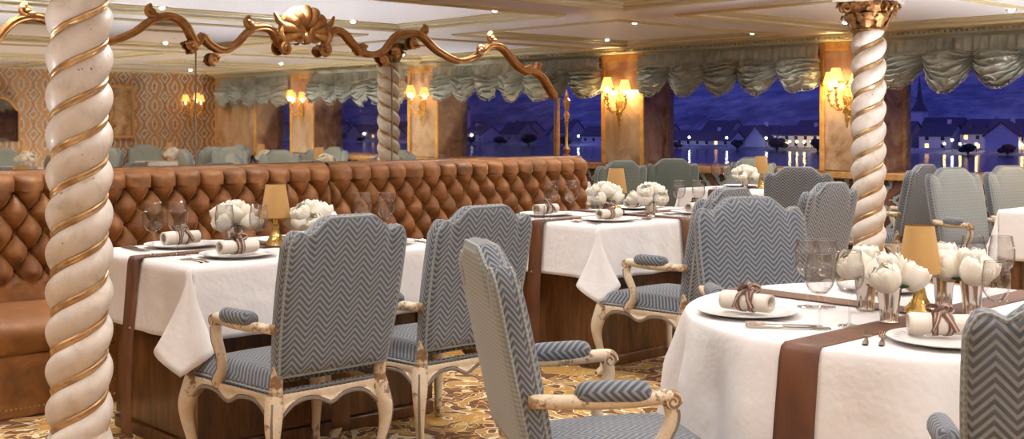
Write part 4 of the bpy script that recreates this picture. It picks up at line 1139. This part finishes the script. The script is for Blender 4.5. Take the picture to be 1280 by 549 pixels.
# ------------------------------------------------------------------ outside: river, town, hills
ZW = -4.9
b = MB(); b.add([(-900, YG+.3, ZW), (1100, YG+.3, ZW), (1100, 232, ZW), (-900, 232, ZW)], [(0, 1, 2, 3)]); o = b.build('river', 'water', smooth=False); o['kind'] = 'structure'
b = MB()
def land(u, v):
    x = -900+2000*u; y = 228+720*v**1.5; d = y-228
    h = 0 if d < 60 else (1-exp(-((d-60)/260)))*120*(.75+.5*noise.noise(Vector((x*.003, 2, 0))))+14*noise.noise(Vector((x*.012, d*.01, 1)))*min(1, (d-60)/80)
    return (x, y, ZW-.3+min(1.2, d*.12)+h+(1.6*noise.noise(Vector((x*.05, y*.06, 0)))*min(1, max(0, d-60)/100)))
b.grid(220, 70, land); o = b.build('hillside', 'hill'); o['kind'] = 'structure'
def house(x, y, w, d, hw, hr, rz, mat, lab, lit, rows=2, dormer=False):
    hw *= .74; hr *= .74
    r = empty('river_house', (x, y, ZW+.5), rz); b = MB(); hw_, d_ = w/2, d/2
    b.add([(-hw_, -d_, 0), (hw_, -d_, 0), (hw_, d_, 0), (-hw_, d_, 0), (-hw_, -d_, hw), (hw_, -d_, hw), (hw_, d_, hw), (-hw_, d_, hw), (-hw_, 0, hw+hr), (hw_, 0, hw+hr)],
          [(0, 1, 5, 4), (2, 3, 7, 6), (1, 2, 6, 9, 5), (3, 0, 4, 8, 7)]); b.build('wall', mat, r, smooth=False)
    b = MB(); o_ = .4
    for s in (-1, 1):
        b.add([(-hw_-o_, s*(d_+o_), hw-o_*hr/d_), (hw_+o_, s*(d_+o_), hw-o_*hr/d_), (hw_+o_, 0, hw+hr), (-hw_-o_, 0, hw+hr), (-hw_-o_, s*(d_+o_), hw-o_*hr/d_+.25), (hw_+o_, s*(d_+o_), hw-o_*hr/d_+.25), (hw_+o_, 0, hw+hr+.25), (-hw_-o_, 0, hw+hr+.25)],
              [(0, 1, 2, 3), (4, 5, 6, 7), (0, 1, 5, 4), (0, 3, 7, 4), (1, 2, 6, 5)])
    if dormer:
        n = int(w/3)
        for k in range(n): xx = -hw_+1.5+k*3; b.box(xx-.6, xx+.6, -d_*.75, -d_*.2, hw+hr*.15, hw+hr*.55)
    b.build('roof', 'slate', r, smooth=False)
    b = MB(); b.box(hw_*.4, hw_*.4+.7, -.35, .35, hw+hr*.7, hw+hr+1); b.build('chimney', mat, r, smooth=False)
    n = max(2, int(w/2.6)); rr = random.Random(int(x*7+y))
    for j in range(rows):
        for k in range(n):
            xx = -hw_+w*(k+.5)/n; zz = hw*(j+.35)/rows; on = (rr.random() < lit and j == 0) or rr.random() < lit*.15
            key = 'litwin' if on else 'darkwin'
            if WP[key] is None: q = MB(); q.box(-.40, .40, -.06, .03, 0, .85); WP[key] = q.build('window', key, r, smooth=False); o = WP[key]
            else: o = WP[key].copy(); C.objects.link(o); o.parent = r
            o.location = (xx, -d_, zz)
    return tag(r, lab, 'house', 'houses of the riverside town')
WP = {'litwin': None, 'darkwin': None}
hr_ = random.Random(5)
# right window
house(-103, 248, 34, 11, 5.0, 4.0, .0, 'house_white', 'long white riverside house with dormered roof and lit ground floor, right window', .7, 2, True)
house(-107, 237.5, 7, 7, 4.6, 3.6, pi/2, 'house_white', 'white gabled house at the right edge before the long lit house', .3)
house(-125.5, 245, 7, 8, 4.4, 3.4, .1, 'house_white', 'white house left of the long lit house, right window', .2)
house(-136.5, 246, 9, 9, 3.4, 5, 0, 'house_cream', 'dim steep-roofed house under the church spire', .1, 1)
# middle window
house(-158, 241, 13, 8, 4.2, 2.6, 0, 'house_white', 'white house above a row of golden quay lights, middle window', .6)
house(-169, 239, 6, 6, 2.6, 4.6, pi/2, 'house_white', 'narrow pale steep-gabled house, middle window', 0, 1)
house(-175, 251, 18, 9, 3.4, 3.6, 0, 'house_cream', 'dim house behind the steep gable, middle window', .1, 1)
house(-189, 242, 20, 7, 2.3, 3.0, .05, 'house_white', 'long low pale house, middle window', .15, 1)
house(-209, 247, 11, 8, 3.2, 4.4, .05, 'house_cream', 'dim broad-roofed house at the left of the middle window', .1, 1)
k = 0
for x in list(range(-352, -225, 15))+list(range(-20, 470, 18)):
    xx = x+hr_.uniform(-3, 3); k += 1
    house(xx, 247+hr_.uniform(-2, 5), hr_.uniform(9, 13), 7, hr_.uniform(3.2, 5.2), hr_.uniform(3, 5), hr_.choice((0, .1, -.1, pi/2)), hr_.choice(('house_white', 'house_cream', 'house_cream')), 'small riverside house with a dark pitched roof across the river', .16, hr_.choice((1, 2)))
for x in range(-330, 470, 38):
    xx = x+hr_.uniform(-8, 8)
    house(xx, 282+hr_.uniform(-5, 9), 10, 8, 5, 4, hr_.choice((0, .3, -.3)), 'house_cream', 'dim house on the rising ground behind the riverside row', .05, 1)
def church(x, y, lab, s=1.):
    r = empty('church', (x, y, ZW+.5)); b = MB(); b.box(-2*s, 2*s, -2*s, 2*s, 0, 12*s); b.build('tower', 'house_white', r, smooth=False)
    b = MB(); b.lathe([(3*s, 12*s), (1.2*s, 15*s), (.55*s, 19*s), (.05, 24*s)], 8); b.build('spire', 'slate', r, smooth=False)
    b = MB(); b.box(2*s, 16*s, -4*s, 4*s, 0, 6*s); b.build('nave', 'house_cream', r, smooth=False)
    b = MB(); b.add([(2*s, -4.4*s, 6*s), (16*s, -4.4*s, 6*s), (16*s, 4.4*s, 6*s), (2*s, 4.4*s, 6*s), (2*s, 0, 10*s), (16*s, 0, 10*s)], [(0, 1, 5, 4), (3, 4, 5, 2), (1, 2, 5), (0, 4, 3)]); b.build('roof', 'slate', r, smooth=False)
    return tag(r, lab, 'church')
church(-142, 266, 'church with a tall thin spire above the town, in the right window', .74)
church(300, 264, 'church seen in the mirror through a reflected window', .9)
BU = empty('round_tree'); b = MB()
import itertools
for k in range(16):
    a = k*2.4; rr = .9+.4*noise.noise(Vector((k*3.1, 0, 0))); b.sphere((1.3*cos(a)*(k % 3)/2, 1.3*sin(a)*(k % 3)/2, 1.6+.5*(k % 4)), rr, 9, 7)
b.build('crown', 'bush', BU); b = MB(); b.lathe([(.3, 0), (.25, 1.8)], 7); b.build('trunk', 'bush', BU)
for k in range(60):
    x = -340+k*14+hr_.uniform(-5, 5); y = 231.3+hr_.uniform(0, .6)
    o = place(BU, (x, y, ZW+.1), hr_.random()*6, 'dark round tree on the far river bank', 'tree', 'trees along the far river bank'); s = hr_.uniform(.4, 1.0); o.scale = (s*1.5, s, s*.85)
SLp = empty('street_lamp'); b = MB(); b.lathe([(.12, 0), (.07, .3), (.05, 2.3)], 8); b.build('post', 'metal', SLp); b = MB(); b.sphere((0, 0, 2.5), .27, 10, 8); b.build('globe', 'streetlight', SLp)
SLw = empty('street_lamp'); b = MB(); b.lathe([(.12, 0), (.07, .3), (.05, 1.5)], 8); b.build('post', 'metal', SLw); b = MB(); b.sphere((0, 0, 1.7), .26, 10, 8); b.build('globe', 'streetwarm', SLw)
for x in (-256, -243, -229, -211, -199, -187, -176, -164, -146, -131, -118, -300, -281, -318, 235, 262, 290, 318, 350, 380, 410):
    place(SLp, (x+hr_.uniform(-2, 2), 234.2, ZW+.4), 0, 'white street lamp on the far quay', 'street lamp', 'white quay lamps')
for x in (-158, -156, -154, -152, -150, -119.5, -116, -112.5, -109, -103, -98, -135, -330, -334, -338, 300, 304, 308, 340):
    place(SLw, (x, 234.4, ZW+.4), 0, 'warm golden lamp on the far quay', 'street lamp', 'golden quay lamps')

# ------------------------------------------------------------------ added fill lights, kept out of view, to brighten the ceiling
UP = empty('added_fill_light'); b = MB(); b.lathe([(.0001, 0), (.11, 0), (.11, .02), (.095, .03), (.095, .30), (.10, .32), (.10, .33), (.09, .33), (.085, .25), (.0001, .24)], 32); b.build('drum', 'brightgold', UP)
b = MB(); b.lathe([(.0001, .262), (.083, .262)], 24, (0, 0, 0), None, False); b.build('lens', 'downlight', UP)
for x, y, wh in ((-2.2, 6.35, 'right of the round table'), (-1.95, 9.35, 'under the sill beyond the right edge'), (.25, 9.45, 'under the sill, middle of the right half'), (.25, 6.6, 'in the middle of the right half'), (2.45, 9.45, 'under the sill near the damask wall'), (4.6, 6.6, 'against the damask wall'),
      (.3, 4.2, 'right of the round table, nearer'), (1.9, 3.6, 'right middle, open floor'), (.9, 1.4, 'right of the camera'), (3.7, 1.8, 'by the damask wall, middle'), (-1.5, -1.7, 'behind the camera'), (1.5, -1.9, 'behind the camera on the right'), (4.2, -1.4, 'in the near right corner'),
      (-4.2, -1.6, 'behind the left column'), (-5.0, .3, 'at the near end of the banquette'), (-2.0, .6, 'in the aisle just below the frame'), (-7.2, 2.6, 'behind the mirror, near end'), (-7.2, 5.0, 'behind the mirror, middle'), (-9.4, 3.6, 'in the bay behind the mirror'), (-9.6, 6.2, 'in the bay behind the mirror, nearer the windows'), (-11.6, 2.0, 'by the far left wall'), (-8.6, .4, 'behind the banquette near end'), (-11.3, 8.8, 'in the far left window corner')):
    place(UP, (x, y, 0), 0, 'added brass fill light on the floor '+wh, 'floor uplighter')
    add_light('ceiling_fill_spot', 'SPOT', (x, y, .36), (600 if y > 3.9 else 230) if x > -6.5 else 90, (.90, .93, 1), .08, (pi, 0, 0), spot_size=radians(140), spot_blend=1.)  # upward spot in each added drum lifts the ceiling

# ------------------------------------------------------------------ light, world, view
w = bpy.data.worlds.new('dusk'); SC.world = w; w.use_nodes = True; nt = w.node_tree; g = G(nt); bg = nt.nodes['Background']
tc = g.n('ShaderNodeTexCoord'); s = g.sep(tc.outputs['Generated'])
g.link(g.ramp(s[2], [(.0, (.21, .205, .90)), (.25, (.15, .15, .72)), (1, (.05, .07, .5))]), bg.inputs[0]); bg.inputs[1].default_value = 1.0
SC.view_settings.view_transform = 'Standard'; SC.view_settings.look = 'None'; SC.view_settings.gamma = 1; SC.view_settings.exposure = -.02
SC.view_settings.use_curve_mapping = False
SC.cycles.max_bounces = 10; SC.cycles.diffuse_bounces = 6; SC.cycles.glossy_bounces = 6; SC.cycles.transparent_max_bounces = 32; SC.cycles.transmission_bounces = 8
SC.cycles.use_denoising = True; SC.cycles.sample_clamp_indirect = 4; SC.cycles.caustics_reflective = False; SC.cycles.caustics_refractive = False
